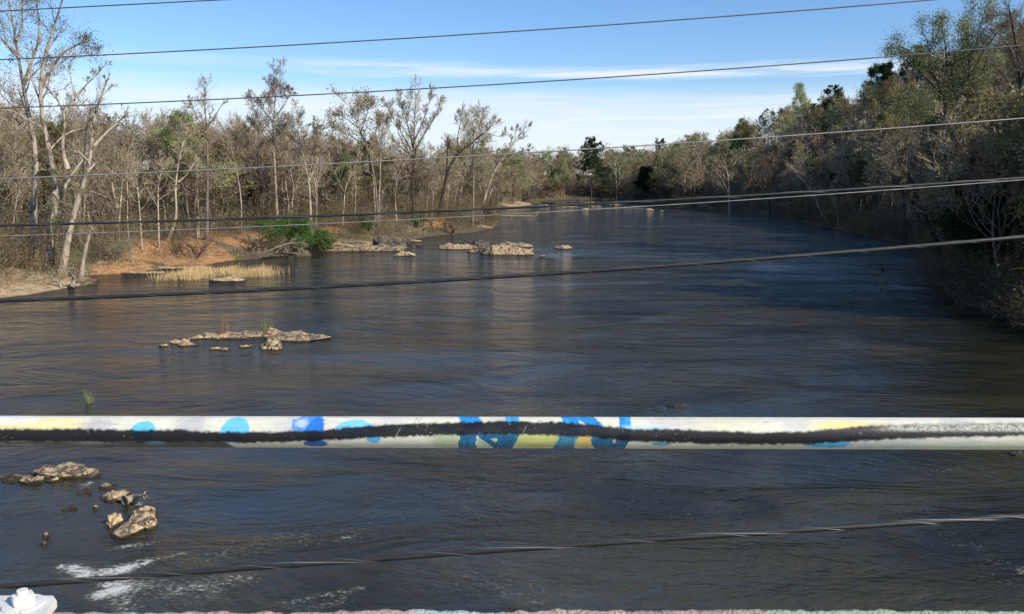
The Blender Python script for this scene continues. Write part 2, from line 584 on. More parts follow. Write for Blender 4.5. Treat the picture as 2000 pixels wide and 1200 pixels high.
def spawn(rng, P, RR, m, t0, ang, ratio, up, wob, nseg, rr=0.6, t1=1.0, lens=None, angj=0.25):
    """children along every parent polyline"""
    Nn, n_, _ = P.shape
    t = t0 + (t1 - t0) * (np.arange(m)[None, :] + rng.random((Nn, m))) / m
    ft = t * (n_ - 1)
    i = np.clip(ft.astype(int), 0, n_ - 2)
    f = (ft - i)[..., None]
    ar = np.arange(Nn)[:, None]
    p0, p1 = P[ar, i], P[ar, i + 1]
    S = p0 * (1 - f) + p1 * f
    T = norm(p1 - p0)
    r0 = RR[ar, i] * (1 - f[..., 0]) + RR[ar, i + 1] * f[..., 0]
    rnd = rng.normal(size=S.shape)
    perp = norm(rnd - (rnd * T).sum(-1, keepdims=True) * T)
    a = ang * (1 + angj * rng.normal(size=t.shape))[..., None]
    D = norm(T * np.cos(a) + perp * np.sin(a))
    L = np.linalg.norm(np.diff(P, axis=1), axis=-1).sum(1)[:, None] if lens is None else np.asarray(lens).reshape(-1, 1)
    ln = L * ratio * (0.65 + 0.7 * rng.random(t.shape)) * (1.15 - 0.6 * (t - t0) / max(1e-6, 1 - t0))
    k = Nn * m
    S = S.reshape(k, 3); D = D.reshape(k, 3); ln = ln.reshape(k); r = (r0 * rr).reshape(k)
    C = np.zeros((k, nseg + 1, 3)); C[:, 0] = S
    for j in range(nseg):
        D = norm(D + wob * rng.normal(size=D.shape) + np.array([0, 0, up]))
        C[:, j + 1] = C[:, j] + D * (ln / nseg)[:, None]
    RA = r[:, None] * np.linspace(1, 0.45, nseg + 1)[None]
    return C, RA


def tubes(P, RR, k=4):
    Nn, n_, _ = P.shape
    T = np.zeros_like(P)
    T[:, 1:-1] = P[:, 2:] - P[:, :-2]
    T[:, 0] = P[:, 1] - P[:, 0]
    T[:, -1] = P[:, -1] - P[:, -2]
    T = norm(T)
    ref = np.where(np.abs(T[..., 2:3]) > 0.95, np.array([1.0, 0, 0]), np.array([0, 0, 1.0]))
    # keep one reference per branch so rings do not twist
    ref = np.repeat(ref[:, n_ // 2:n_ // 2 + 1], n_, 1)
    A = norm(np.cross(T, ref)); B = np.cross(T, A)
    th = np.arange(k) * 2 * math.pi / k
    V = P[:, :, None] + RR[:, :, None, None] * (A[:, :, None] * np.cos(th)[None, None, :, None] + B[:, :, None] * np.sin(th)[None, None, :, None])
    idx = np.arange(Nn * n_ * k).reshape(Nn, n_, k)
    a = idx[:, :-1]; b = idx[:, 1:]
    Q = np.stack([a, np.roll(a, -1, 2), np.roll(b, -1, 2), b], -1).reshape(-1, 4)
    return V.reshape(-1, 3), Q


def ribbons(rng, P, w):
    Nn, n_, _ = P.shape
    T = norm(P[:, -1] - P[:, 0])
    rnd = rng.normal(size=T.shape)
    S = norm(np.cross(T, rnd))
    wd = (w if np.ndim(w) else np.full(Nn, w))[:, None] * np.linspace(1, 0.35, n_)[None]
    off = S[:, None] * wd[..., None] * 0.5
    V = np.stack([P - off, P + off], 2)
    idx = np.arange(Nn * n_ * 2).reshape(Nn, n_, 2)
    Q = np.stack([idx[:, :-1, 0], idx[:, :-1, 1], idx[:, 1:, 1], idx[:, 1:, 0]], -1).reshape(-1, 4)
    return V.reshape(-1, 3), Q


def leafq(rng, C, size):
    k = len(C)
    a = norm(rng.normal(size=(k, 3))); b = norm(np.cross(a, rng.normal(size=(k, 3))))
    s = (size * (0.6 + 0.8 * rng.random(k)))[:, None]
    a = a * s * 0.5; b = b * s * 0.32
    V = np.stack([C - a, C - b, C + a, C + b], 1).reshape(-1, 3)
    return V, np.arange(k * 4).reshape(k, 4)


def join(parts):
    Vs, Qs, Ms, o = [], [], [], 0
    for (V, Q), mi in parts:
        Vs.append(V); Qs.append(Q + o); Ms.append(np.full(len(Q), mi)); o += len(V)
    return np.concatenate(Vs), np.concatenate(Qs), np.concatenate(Ms)


def scatter_pts(rng, P, n_each, sig):
    """points near the outer half of polylines"""
    Nn, n_, _ = P.shape
    i = rng.integers(n_ // 2, n_, size=(Nn, n_each))
    C = P[np.arange(Nn)[:, None], i].reshape(-1, 3)
    return C + rng.normal(size=C.shape) * sig


def branching(rng, stems, rads, size, dens=1.0, up=0.06, ang=0.75, t0=0.35, limbs=9, limb_ratio=0.42, twig_w=0.022,
              leaf=None, leafn=2, leafs=0.22, wob=0.13, fine=1.0, leafsig=0.35, cnt=(6, 5, 4)):
    """stems: list of (n,3); returns (trunk V,Q) and (crown V,Q,M)"""
    S = np.stack([polyline(s, 14) for s in stems])
    RR = np.stack([np.interp(np.linspace(0, 1, 14), np.linspace(0, 1, len(r)), r) for r in rads])
    RR[:, 0] *= 1.35
    RR[:, 1] *= 1.08
    lens = np.clip(np.linalg.norm(np.diff(S, axis=1), axis=-1).sum(1), size * .5, size)
    A, AR = spawn(rng, S, RR, limbs, t0, ang, limb_ratio, up, wob, 6, 0.5, lens=lens, t1=0.99)
    AR = np.minimum(AR, 0.012 * size * 0.6)
    if len(S) > 1:                             # short stems carry fewer limbs
        real = np.linalg.norm(np.diff(S, axis=1), axis=-1).sum(1)
        kp = rng.random(len(A)) < np.repeat(np.clip(real / size * 1.4, .35, 1), limbs)
        A, AR = A[kp], AR[kp]
    B, BR = spawn(rng, A, AR, cnt[0], 0.2, 0.7, 0.50, up, wob, 4, 0.6)
    Cc, CR = spawn(rng, B, BR, max(3, int(cnt[1] * dens)), 0.15, 0.65, 0.55, up * 1.2, wob, 3, 0.6)
    D, DR = spawn(rng, Cc, CR, max(2, int(cnt[2] * dens * fine)), 0.1, 0.6, 0.62, up, wob * 1.2, 2, 0.7)
    trunk = join([(tubes(S, RR, 9), 0), (tubes(A, AR, 5), 0), (tubes(B, np.maximum(BR, 0.012), 3), 0)])
    parts = [(ribbons(rng, Cc, twig_w * 1.6), 0), (ribbons(rng, D, twig_w), 0)]
    # twigs on stem tips
    E, ER = spawn(rng, S[:, -5:], RR[:, -5:], 8, 0.1, 0.5, 0.5, up, wob, 4, 0.6)
    E2, _ = spawn(rng, E, ER, 8, 0.1, 0.6, 0.5, up, wob, 2)
    parts += [(ribbons(rng, E, twig_w * 2), 0), (ribbons(rng, E2, twig_w), 0)]
    if leaf:
        parts.append((leafq(rng, scatter_pts(rng, D, leafn, leafsig), leafs), 1))
    crown = join(parts)
    return trunk, crown


def make_tree(name, label, trunk, crown, bm, tm, lm=None, group=None, cat='tree', origin=(0, 0, 0)):
    o = np.array(origin)
    root = empty(name, tuple(origin))
    tag(root, label, cat, group)
    V, Q, _ = trunk
    obj('trunk', mesh_np(name + '_trunk', V - o, Q, [bm], True), root)
    V, Q, mi = crown
    obj('crown', mesh_np(name + '_crown', V - o, Q, [tm] + ([lm] if lm else []), False, mi), root)
    return root


def copy_tree(root, loc, rz, sc, label=None, group=None):
    c = root.copy(); COL.objects.link(c)
    c.location = loc; c.rotation_euler = (0, 0, rz); c.scale = sc
    if label: c['label'] = label
    if group: c['group'] = group
    for ch in PARTS[root.name]:
        k = ch.copy(); COL.objects.link(k); k.parent = c
    return c


PARTS = {}


def proto_tree(seed, height, rad, lean=0.08, stems=1, **kw):
    kw.setdefault('cnt', (7, 6, 6))
    rng = np.random.default_rng(seed)
    ss, rs = [], []
    for s in range(stems):
        a = rng.random() * 6.28
        l = lean + (0.16 if stems > 1 else 0) * rng.random()
        h = height * (1 if s == 0 else 0.75 + 0.2 * rng.random())
        base = np.array([math.cos(a), math.sin(a), 0]) * (0.25 if stems > 1 else 0)
        pts = [base + np.array([math.cos(a) * l * h * t * t + rng.normal() * 0.018 * h * min(1, t * 3), math.sin(a) * l * h * t * t + rng.normal() * 0.018 * h * min(1, t * 3), h * t]) for t in np.linspace(0, 1, 7)]
        pts[0][2] = -0.6
        ss.append(np.array(pts)); rs.append([rad, rad * 0.72, rad * 0.45, rad * 0.12])
    return branching(rng, ss, rs, height, **kw)


def conifer(seed, height, rad, spread, bare=0.35, droop=-0.02, nq=3):
    rng = np.random.default_rng(seed)
    S = polyline([[0, 0, -0.6], [0.02 * height, 0, height * 0.5], [0, 0.01 * height, height]], 14)[None]
    RR = np.linspace(rad, rad * 0.12, 14)[None]
    A, AR = spawn(rng, S, RR, 44, bare, 1.35, spread / height, 0.03, 0.08, 5, 0.35, angj=0.15)
    B, BR = spawn(rng, A, AR, 7, 0.25, 0.7, 0.38, 0.06, 0.1, 2)
    lf = scatter_pts(rng, B, nq * 7, 0.22)
    trunk = join([(tubes(S, RR, 8), 0), (tubes(A, np.maximum(AR, 0.02), 3), 0)])
    crown = join([(ribbons(rng, B, 0.03), 0), (leafq(rng, lf, 0.42), 0)])
    return trunk, crown


# ------------------------------------------------------------------ hero trees traced stem by stem, each at its own distance
HC = (6, 6, 6)
def hero(name, label, seed, base, stems, bm, tm, lm=None, group=None, zb=None, spread=3.0, **kw):
    """base photo point on the ground; stems: list of (list of photo points, r0, r1)"""
    rng = np.random.default_rng(seed)
    b = gp(base[0], base[1], 0.3)
    Y = b[1]
    if 200 < base[0] < 960:                   # stands a few metres behind the lip of the left bank
        yy_ = np.arange(65.0, 260.0, 1.0)
        xx_ = (base[0] - 1000) / FPX * yy_
        d_, i_, _h_ = river_query(xx_, yy_)
        ok_ = np.where((~i_) & (d_ > 6 + 5 * rng.random()))[0]
        Y = float(yy_[ok_[0]]) if len(ok_) else float(yy_[np.argmax(np.where(i_, -1, np.minimum(d_, 3)))])
        b = pt(base[0], base[1], Y)
    kw['twig_w'] = max(kw.get('twig_w', .02), Y * .00027)
    z0 = hgt(b[0], b[1])
    ss, rs = [], []
    for k, (pts, r0, r1) in enumerate(stems):
        dy = rng.uniform(-spread, spread)
        n_ = len(pts)
        P = []
        for j, (x, y) in enumerate(pts):
            P.append(pt(x, y, Y + dy * (j / (n_ - 1)) ** 1.3))
        P = np.array(P)
        if k == 0 or abs(pts[0][1] - base[1]) < 25:
            P[0][2] = min(P[0][2], z0 - 0.25)
        ss.append(P); rs.append([r0, r0 * 0.6 + r1 * 0.4, r0 * .3 + r1 * .7, r1])
    size = max(np.linalg.norm(np.diff(s, axis=0), axis=-1).sum() for s in ss)
    kw.setdefault('cnt', HC)
    trunk, crown = branching(rng, ss, rs, kw.pop('size', size), **kw)
    return make_tree(name, label, trunk, crown, bm, tm, lm, group, origin=(b[0], b[1], z0))


P_, G_, D_ = M['pale'], M['grey'], M['dark']
hero('sycamore_tree', 'leftmost tall pale tree of the left bank, budding, reaching past the top of the photo', 1, (70, 532),
     [([(70, 532), (72, 500), (63, 440), (64, 390), (76, 330), (70, 280), (54, 220), (45, 160), (36, 125), (32, 75), (20, 15), (10, -40)], .42, .05),
      ([(47, 165), (58, 130), (72, 95), (80, 60), (70, 0), (75, -40)], .18, .03),
      ([(33, 105), (10, 85), (-15, 50), (-40, 30)], .14, .03),
      ([(33, 80), (45, 45), (42, 0), (55, -40)], .12, .03)],
     P_, M['tw_grey'], M['lf_grey'], limbs=9, limb_ratio=.16, t0=.45, leaf=True, leafn=2, leafs=.14, twig_w=.02, wob=.16)
hero('sycamore_tree', 'tall pale budding tree on the left bank whose long limb arches right above the snags', 2, (98, 540),
     [([(98, 540), (93, 500), (100, 440), (114, 395), (112, 350), (98, 300), (84, 250), (75, 190), (77, 130), (90, 95), (107, 50), (122, 10), (130, -30)], .42, .05),
      ([(80, 172), (100, 135), (116, 108), (140, 92), (165, 80), (186, 87)], .15, .03),
      ([(114, 390), (135, 350), (152, 325), (172, 300), (182, 275)], .2, .05),
      ([(100, 540), (106, 500), (100, 455), (98, 430)], .2, .12)],
     P_, M['tw_grey'], M['lf_grey'], limbs=9, limb_ratio=.17, t0=.4, leaf=True, leafn=1, leafs=.14, twig_w=.02, wob=.16)
hero('sycamore_tree', 'white-barked leaning tree at the water edge, forking into broken bare limbs', 3, (120, 545),
     [([(120, 545), (122, 515), (132, 470), (144, 418), (150, 390), (170, 350), (180, 310), (178, 260), (184, 210), (205, 175), (215, 143)], .40, .05),
      ([(165, 355), (165, 300), (168, 250), (178, 215)], .15, .06),
      ([(184, 285), (205, 262), (235, 235), (250, 222)], .16, .05),
      ([(128, 225), (145, 195), (160, 175), (182, 152), (198, 140), (207, 123)], .12, .02),
      ([(132, 330), (120, 290), (128, 240), (122, 205), (98, 178), (82, 160)], .22, .05),
      ([(148, 195), (140, 160), (136, 140), (138, 112)], .08, .02)],
     P_, M['tw_grey'], limbs=7, limb_ratio=.09, t0=.5, twig_w=.02, wob=.2)
hero('dead_snag', 'short broken grey trunk leaning right, last of the left cluster', 4, (157, 548),
     [([(157, 548), (162, 510), (170, 475), (176, 455), (181, 447)], .26, .12)], M['drift'], M['tw_grey'], limbs=4, limb_ratio=.22, t0=.5, dens=.5, twig_w=.018)
hero('bare_tree', 'upright grey-brown trunk behind the pale left cluster', 5, (167, 470),
     [([(167, 470), (168, 420), (166, 370), (170, 320), (173, 280), (168, 240)], .26, .06)], P_, M['tw_grey'], limbs=8, limb_ratio=.3, t0=.4)
hero('bare_tree', 'dark trunk leaning right over the brush beside the left pale cluster', 6, (190, 430),
     [([(190, 430), (205, 385), (220, 350), (245, 325), (268, 310), (290, 285)], .30, .06), ([(195, 425), (196, 370), (195, 310), (200, 270)], .22, .05)],
     D_, M['tw_grey'], limbs=8, limb_ratio=.3, t0=.4)
hero('bare_tree', 'slender crooked white trunk with an S-bend above the orange clay bank', 7, (325, 462),
     [([(325, 462), (345, 430), (349, 417), (341, 385), (341, 365), (348, 340), (347, 305), (362, 275), (366, 240)], .2, .04),
      ([(348, 356), (362, 345), (372, 330), (385, 310)], .09, .03)], P_, M['tw_grey'], limbs=8, limb_ratio=.16, t0=.5)
hero('bare_tree', 'tall thin bare tree with twisting dark limbs standing clear above the left skyline', 8, (402, 440),
     [([(402, 440), (405, 380), (406, 310), (403, 250), (401, 215), (398, 185), (401, 160)], .24, .03),
      ([(403, 250), (418, 232), (432, 205), (445, 195)], .09, .02), ([(403, 262), (388, 235), (378, 215), (372, 200)], .09, .02)],
     G_, M['tw_grey'], limbs=10, limb_ratio=.15, t0=.5, wob=.2)
hero('bare_tree', 'pale forked slender trunk wrapped in brown vines left of the green bush', 9, (385, 455),
     [([(385, 455), (381, 420), (380, 395), (388, 370), (384, 335), (378, 300)], .15, .04), ([(388, 455), (388, 420), (386, 385)], .12, .06)], P_, M['tw_grey'], limbs=7, limb_ratio=.3)
hero('bare_tree', 'tall tree with straight pale trunk and fine oval pinkish twig crown, left bank', 10, (541, 432),
     [([(541, 432), (540, 390), (537, 345), (537, 305), (531, 272), (534, 232), (538, 196), (541, 150)], .28, .02),
      ([(534, 240), (515, 215), (497, 195)], .10, .02), ([(535, 232), (555, 205), (570, 180)], .10, .02), ([(532, 275), (508, 250), (490, 232)], .09, .02)],
     P_, M['tw_red'], limbs=16, limb_ratio=.17, t0=.5, dens=1.2, ang=.6, up=.08)
hero('bare_tree', 'bare tree with rounded grey crown and pale forked trunk right of the pinkish-crowned tree', 11, (607, 432),
     [([(607, 432), (606, 400), (604, 355), (596, 325), (590, 295), (582, 260), (580, 225)], .25, .03),
      ([(604, 352), (617, 325), (621, 305), (636, 292)], .13, .04), ([(592, 300), (610, 270), (622, 240)], .10, .02), ([(590, 290), (570, 262), (552, 245)], .10, .02)],
     P_, M['tw_pale'], limbs=14, limb_ratio=.20, t0=.45, dens=1.2)
hero('oak_tree', 'only left-bank tree still holding clumps of brown-olive leaves on spreading limbs', 12, (738, 430),
     [([(738, 430), (735, 370), (727, 320), (716, 285), (703, 255), (692, 222), (680, 200)], .26, .03),
      ([(716, 285), (690, 268), (668, 256), (655, 252)], .10, .03), ([(705, 258), (715, 230), (722, 205)], .10, .02), ([(700, 250), (680, 235), (658, 222)], .10, .02),
      ([(728, 320), (742, 270), (752, 240), (760, 228)], .12, .02)],
     G_, M['tw_grey'], M['lf_russet'], limbs=12, limb_ratio=.2, t0=.45, leaf=True, leafn=1, leafs=.22, leafsig=.5, dens=.9)
hero('bare_tree', 'pair of white slender trunks rising close together in front of the fan-shaped tree', 13, (738, 436),
     [([(734, 436), (731, 380), (728, 330), (727, 290), (728, 262)], .18, .04), ([(740, 436), (741, 380), (743, 320), (744, 262), (748, 235)], .18, .04)],
     P_, M['tw_pale'], limbs=6, limb_ratio=.16, t0=.5)
hero('bare_tree', 'fan-shaped bare tree with fine ascending branches, broadest crown of the left bank', 14, (808, 432),
     [([(808, 432), (806, 370), (806, 310), (808, 270), (810, 230), (812, 180)], .34, .02),
      ([(806, 300), (790, 270), (770, 235), (752, 200)], .14, .02), ([(807, 290), (798, 250), (785, 205), (775, 180)], .14, .02),
      ([(808, 280), (825, 240), (838, 205), (842, 180)], .14, .02), ([(807, 298), (828, 265), (850, 225), (862, 200)], .14, .02), ([(806, 305), (778, 285), (757, 250), (742, 225)], .1, .02)],
     D_, M['tw_grey'], limbs=15, limb_ratio=.20, t0=.3, dens=1.1, ang=.5, up=.1, wob=.09)
hero('bare_tree', 'thin pale trunk leaning right beneath the fan-shaped tree', 15, (775, 436),
     [([(775, 436), (772, 400), (773, 350), (790, 320), (803, 295)], .14, .04)], P_, M['tw_pale'], limbs=5, limb_ratio=.25)
hero('bare_tree', 'thick dark tree leaning right near the point of the left bank', 16, (856, 432),
     [([(856, 432), (862, 390), (872, 345), (881, 312), (905, 292), (930, 272), (955, 255), (962, 245)], .38, .04),
      ([(872, 345), (874, 300), (876, 268)], .16, .05), ([(896, 300), (893, 268), (900, 240), (905, 205)], .14, .02), ([(930, 272), (942, 258), (975, 268), (990, 262)], .1, .02)],
     D_, M['tw_grey'], limbs=11, limb_ratio=.16, t0=.4, dens=1.0, up=.1)
hero('bare_tree', 'pale curved trunk between two dark leaning trees near the bank point', 17, (897, 430),
     [([(897, 430), (900, 380), (903, 345), (912, 328), (925, 300), (930, 260), (945, 220)], .2, .03)], P_, M['tw_pale'], M['lf_spring'], limbs=9, limb_ratio=.25, leaf=True, leafn=1, leafs=.13)
hero('bare_tree', 'upright grey tree with pale upper branches left of the last leaning tree', 18, (923, 428),
     [([(923, 428), (924, 380), (926, 340), (922, 300), (925, 260), (935, 225)], .28, .03), ([(924, 330), (940, 290), (955, 250), (960, 235)], .12, .02)],
     G_, M['tw_pale'], M['lf_spring'], limbs=11, limb_ratio=.22, leaf=True, leafn=1, leafs=.13)
hero('bare_tree', 'last left-bank tree, its split pale trunk leaning far right over the water', 19, (938, 424),
     [([(938, 424), (946, 385), (958, 350), (970, 325), (985, 305), (1000, 285), (1012, 262), (1030, 247)], .34, .03),
      ([(985, 305), (1005, 300), (1022, 295), (1040, 290)], .08, .02), ([(990, 298), (1005, 275), (1010, 245)], .08, .02), ([(972, 335), (990, 335), (1002, 345)], .08, .02),
      ([(942, 424), (955, 385), (965, 360), (972, 338)], .22, .1)],
     M['pale'], M['tw_grey'], limbs=8, limb_ratio=.14, t0=.45, up=.1)
for i, (bx, by, pts, lab) in enumerate([
        (617, 432, [(617, 432), (619, 395), (618, 350), (622, 310)], 'slim pale stem between the rounded grey crown and the brush'),
        (668, 436, [(668, 436), (672, 400), (673, 370), (683, 345), (695, 325), (700, 300)], 'slim white stem with a curved top left of the twin white trunks'),
        (692, 436, [(692, 436), (694, 400), (695, 365), (690, 335)], 'thin straight stem just left of the twin white trunks'),
        (832, 436, [(832, 436), (834, 395), (840, 350), (838, 320)], 'slim pale stem right of the fan-shaped tree'),
        (842, 436, [(842, 436), (846, 390), (848, 355), (852, 330)], 'slim white stem with a broken top left of the thick dark leaning tree'),
        (870, 434, [(870, 434), (874, 395), (876, 360), (880, 340), (884, 320)], 'slim pale stem in front of the thick dark leaning tree'),
        (885, 432, [(885, 432), (888, 390), (895, 360), (910, 335)], 'slim pale stem right of the thick dark leaning tree'),
        (250, 455, [(250, 455), (248, 420), (250, 380), (247, 345), (248, 310)], 'thin tan stem rising from the brown brush left of the S-bend trunk'),
        (270, 380, [(272, 400), (270, 375), (266, 350), (262, 330)], 'short pale stem half hidden in brush left of the S-bend trunk'),
        (305, 385, [(305, 395), (308, 370), (314, 340), (317, 320)], 'short pale stem half hidden behind the S-bend trunk'),
        (470, 430, [(470, 440), (472, 400), (466, 350), (455, 300), (448, 270)], 'grey leaning stem left of the straight pinkish-crowned tree'),
        (28, 520, [(30, 528), (28, 490), (25, 440), (30, 400), (45, 340)], 'thin twiggy sapling at the far left edge of the bank'),
        (8, 500, [(5, 505), (8, 440), (0, 390), (10, 330), (25, 300), (28, 250)], 'dark trunk at the far left edge of the photo')]):
    hero('slender_tree', lab, 40 + i, (bx, by), [(pts, .13 if i != 12 else .3, .03)], P_ if i < 12 else D_, M['tw_grey'], limbs=7, limb_ratio=.22, t0=.45, dens=.8)

# right bank
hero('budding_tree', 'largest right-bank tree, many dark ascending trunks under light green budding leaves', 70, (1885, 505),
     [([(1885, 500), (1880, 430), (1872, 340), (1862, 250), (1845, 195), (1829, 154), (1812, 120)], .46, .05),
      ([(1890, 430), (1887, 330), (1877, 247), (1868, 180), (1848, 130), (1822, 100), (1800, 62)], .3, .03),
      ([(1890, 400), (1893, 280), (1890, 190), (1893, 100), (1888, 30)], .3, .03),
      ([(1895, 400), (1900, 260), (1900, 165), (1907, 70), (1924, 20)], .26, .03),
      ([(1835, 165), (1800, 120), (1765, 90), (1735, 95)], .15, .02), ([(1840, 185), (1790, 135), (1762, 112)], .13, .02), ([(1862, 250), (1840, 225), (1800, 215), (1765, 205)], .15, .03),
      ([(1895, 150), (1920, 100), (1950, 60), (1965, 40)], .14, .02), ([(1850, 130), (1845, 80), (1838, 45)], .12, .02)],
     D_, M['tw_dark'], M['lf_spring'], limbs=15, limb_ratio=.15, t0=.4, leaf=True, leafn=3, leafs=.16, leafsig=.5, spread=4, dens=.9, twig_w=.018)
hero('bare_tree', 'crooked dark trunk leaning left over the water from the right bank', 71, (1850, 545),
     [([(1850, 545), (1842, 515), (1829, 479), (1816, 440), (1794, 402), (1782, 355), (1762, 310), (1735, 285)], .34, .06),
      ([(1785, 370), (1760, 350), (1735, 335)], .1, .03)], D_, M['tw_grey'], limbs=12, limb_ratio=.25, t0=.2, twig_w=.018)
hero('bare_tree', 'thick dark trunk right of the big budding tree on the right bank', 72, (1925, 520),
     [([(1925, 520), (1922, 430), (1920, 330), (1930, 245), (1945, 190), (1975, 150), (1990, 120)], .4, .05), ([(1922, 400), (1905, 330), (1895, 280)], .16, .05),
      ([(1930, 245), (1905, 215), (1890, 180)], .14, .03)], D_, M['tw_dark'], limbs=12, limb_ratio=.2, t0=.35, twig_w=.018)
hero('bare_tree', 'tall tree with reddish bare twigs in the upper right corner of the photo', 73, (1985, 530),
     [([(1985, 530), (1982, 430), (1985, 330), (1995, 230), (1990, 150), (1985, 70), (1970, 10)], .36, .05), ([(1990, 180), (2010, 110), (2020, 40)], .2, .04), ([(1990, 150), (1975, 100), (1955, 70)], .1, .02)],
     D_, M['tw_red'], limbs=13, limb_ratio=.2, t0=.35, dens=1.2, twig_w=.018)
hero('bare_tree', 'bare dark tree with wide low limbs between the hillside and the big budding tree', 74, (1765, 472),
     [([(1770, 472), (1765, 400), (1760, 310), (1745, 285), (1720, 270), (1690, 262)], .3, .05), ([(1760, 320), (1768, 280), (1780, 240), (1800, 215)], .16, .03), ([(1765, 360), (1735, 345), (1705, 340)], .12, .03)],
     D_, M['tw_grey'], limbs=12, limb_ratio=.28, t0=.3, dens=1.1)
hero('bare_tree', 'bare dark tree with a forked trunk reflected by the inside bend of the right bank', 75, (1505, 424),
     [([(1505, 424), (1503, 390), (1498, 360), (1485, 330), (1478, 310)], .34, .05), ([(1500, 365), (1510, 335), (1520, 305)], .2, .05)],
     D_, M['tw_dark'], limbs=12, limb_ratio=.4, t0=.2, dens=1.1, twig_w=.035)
hero('bare_tree', 'white twisting stem leaning left over the water on the right bank', 76, (1622, 442),
     [([(1622, 442), (1607, 420), (1595, 398), (1582, 372), (1570, 350), (1550, 330)], .14, .03), ([(1600, 408), (1592, 385), (1590, 365)], .1, .02)], P_, M['tw_pale'], limbs=5, limb_ratio=.16, dens=.5)
hero('bare_tree', 'second white stem just right of the twisting white stem on the right bank', 77, (1637, 445),
     [([(1637, 445), (1637, 420), (1630, 395), (1625, 375), (1632, 350)], .11, .03)], P_, M['tw_pale'], limbs=5, limb_ratio=.16, dens=.5)
hero('bare_tree', 'pale greyish bare tree standing against the dark middle of the right hillside', 78, (1425, 415),
     [([(1425, 413), (1424, 380), (1422, 345), (1415, 315), (1405, 290)], .34, .05), ([(1422, 345), (1435, 320), (1443, 300)], .2, .05), ([(1423, 355), (1405, 335), (1392, 325)], .14, .05)],
     P_, M['tw_grey'], limbs=9, limb_ratio=.3, t0=.2, twig_w=.04)
hero('bare_tree', 'small white dead trunk in the dark wood right of the tall pine', 79, (1205, 395),
     [([(1205, 393), (1204, 365), (1203, 340), (1201, 320), (1198, 305)], .3, .06)], P_, M['tw_pale'], limbs=6, limb_ratio=.2, dens=.5, twig_w=.05)
hero('bare_tree', 'pale trunk behind the crooked dark trunk near the right edge', 80, (1950, 560),
     [([(1950, 548), (1951, 510), (1955, 480), (1960, 440), (1958, 400)], .14, .04)], G_, M['tw_grey'], limbs=7, limb_ratio=.3)

# ------------------------------------------------------------------ tree kinds copied through the woods
KINDS = {}


def kind(key, tree, bm, tm, lm=None, name='bare_tree'):
    KINDS[key] = (tree, bm, tm, lm, name)


kind('bareA', proto_tree(101, 17, .24, limbs=13, limb_ratio=.38, t0=.25, dens=1.1, twig_w=.042), G_, M['tw_grey'])
kind('bareB', proto_tree(102, 18, .22, stems=2, limbs=9, limb_ratio=.34, t0=.3, dens=1.1, twig_w=.042), P_, M['tw_grey'])
kind('bareC', proto_tree(103, 15, .2, limbs=14, limb_ratio=.42, t0=.2, dens=1.2, twig_w=.045, up=.1), G_, M['tw_red'])
kind('bareD', proto_tree(104, 16, .26, lean=.18, limbs=12, limb_ratio=.40, t0=.2, dens=1.2, twig_w=.042, wob=.2), D_, M['tw_grey'])
kind('olive', proto_tree(105, 17, .24, limbs=12, limb_ratio=.36, t0=.25, twig_w=.042, leaf=True, leafn=4, leafs=.26), G_, M['tw_grey'], M['lf_olive'], 'budding_tree')
kind('spring', proto_tree(106, 18, .24, limbs=12, limb_ratio=.34, t0=.3, twig_w=.042, leaf=True, leafn=4, leafs=.28), G_, M['tw_grey'], M['lf_spring'], 'budding_tree')
kind('yellow', proto_tree(107, 14, .2, limbs=12, limb_ratio=.42, t0=.2, twig_w=.042, leaf=True, leafn=4, leafs=.26), D_, M['tw_dark'], M['lf_yellow'], 'budding_tree')
kind('green', proto_tree(108, 14, .22, limbs=14, limb_ratio=.42, t0=.2, twig_w=.042, leaf=True, leafn=9, leafs=.34), D_, M['tw_dark'], M['lf_pine'], 'evergreen_tree')
kind('pine', conifer(109, 20, .24, 4.2, .45), D_, M['lf_pine'], None, 'pine_tree')
kind('pine2', conifer(110, 17, .22, 4.8, .35), D_, M['lf_pine'], None, 'pine_tree')

LOW = {}
for key, sd in (('bareA', 1), ('bareB', 2), ('bareC', 3), ('bareD', 4), ('olive', 5), ('spring', 6)):
    LOW[key] = [proto_tree(300 + sd * 7 + q, 17, .2, limbs=13, limb_ratio=.42, t0=.12, twig_w=.085, cnt=(6, 4, 3), wob=.16,
                           leaf=(key in ('olive', 'spring')), leafn=3, leafs=.42) for q in range(2)]
LOOK = {'bareA': 'bare grey-brown tree', 'bareB': 'bare twin-stemmed pale tree', 'bareC': 'bare tree with reddish-brown twigs', 'bareD': 'bare dark leaning tree',
        'olive': 'tree with olive-brown opening leaves', 'spring': 'tree in pale spring green', 'yellow': 'tree with yellow-brown blossom', 'green': 'dark leafy evergreen tree',
        'pine': 'dark pine', 'pine2': 'dark broad pine'}
FIRST = {}


def put_tree(key, x, y, sc, where, rng, label=None, group=None, sx=1.0):
    z = hgt(x, y)
    lab = label or (LOOK[key] + ' ' + where)
    grp = None if label and not group else (group or ('trees ' + where))
    if key not in FIRST:
        tree, bm, tm, lm, nm = KINDS[key]
        r = make_tree(nm, lab, tree[0], tree[1], bm, tm, lm, grp)
        FIRST[key] = r
        PARTS[r.name] = [c for c in bpy.data.objects if c.parent == r]
        r.location = (x, y, z - .1); r.rotation_euler = (0, 0, rng.random() * 6.28); r.scale = (sc * sx, sc * sx, sc)
        return r
    r = copy_tree(FIRST[key], (x, y, z - .1), rng.random() * 6.28, (sc * sx, sc * sx, sc), lab)
    if grp: r['group'] = grp
    elif 'group' in r: del r['group']
    return r


rng = np.random.default_rng(7)


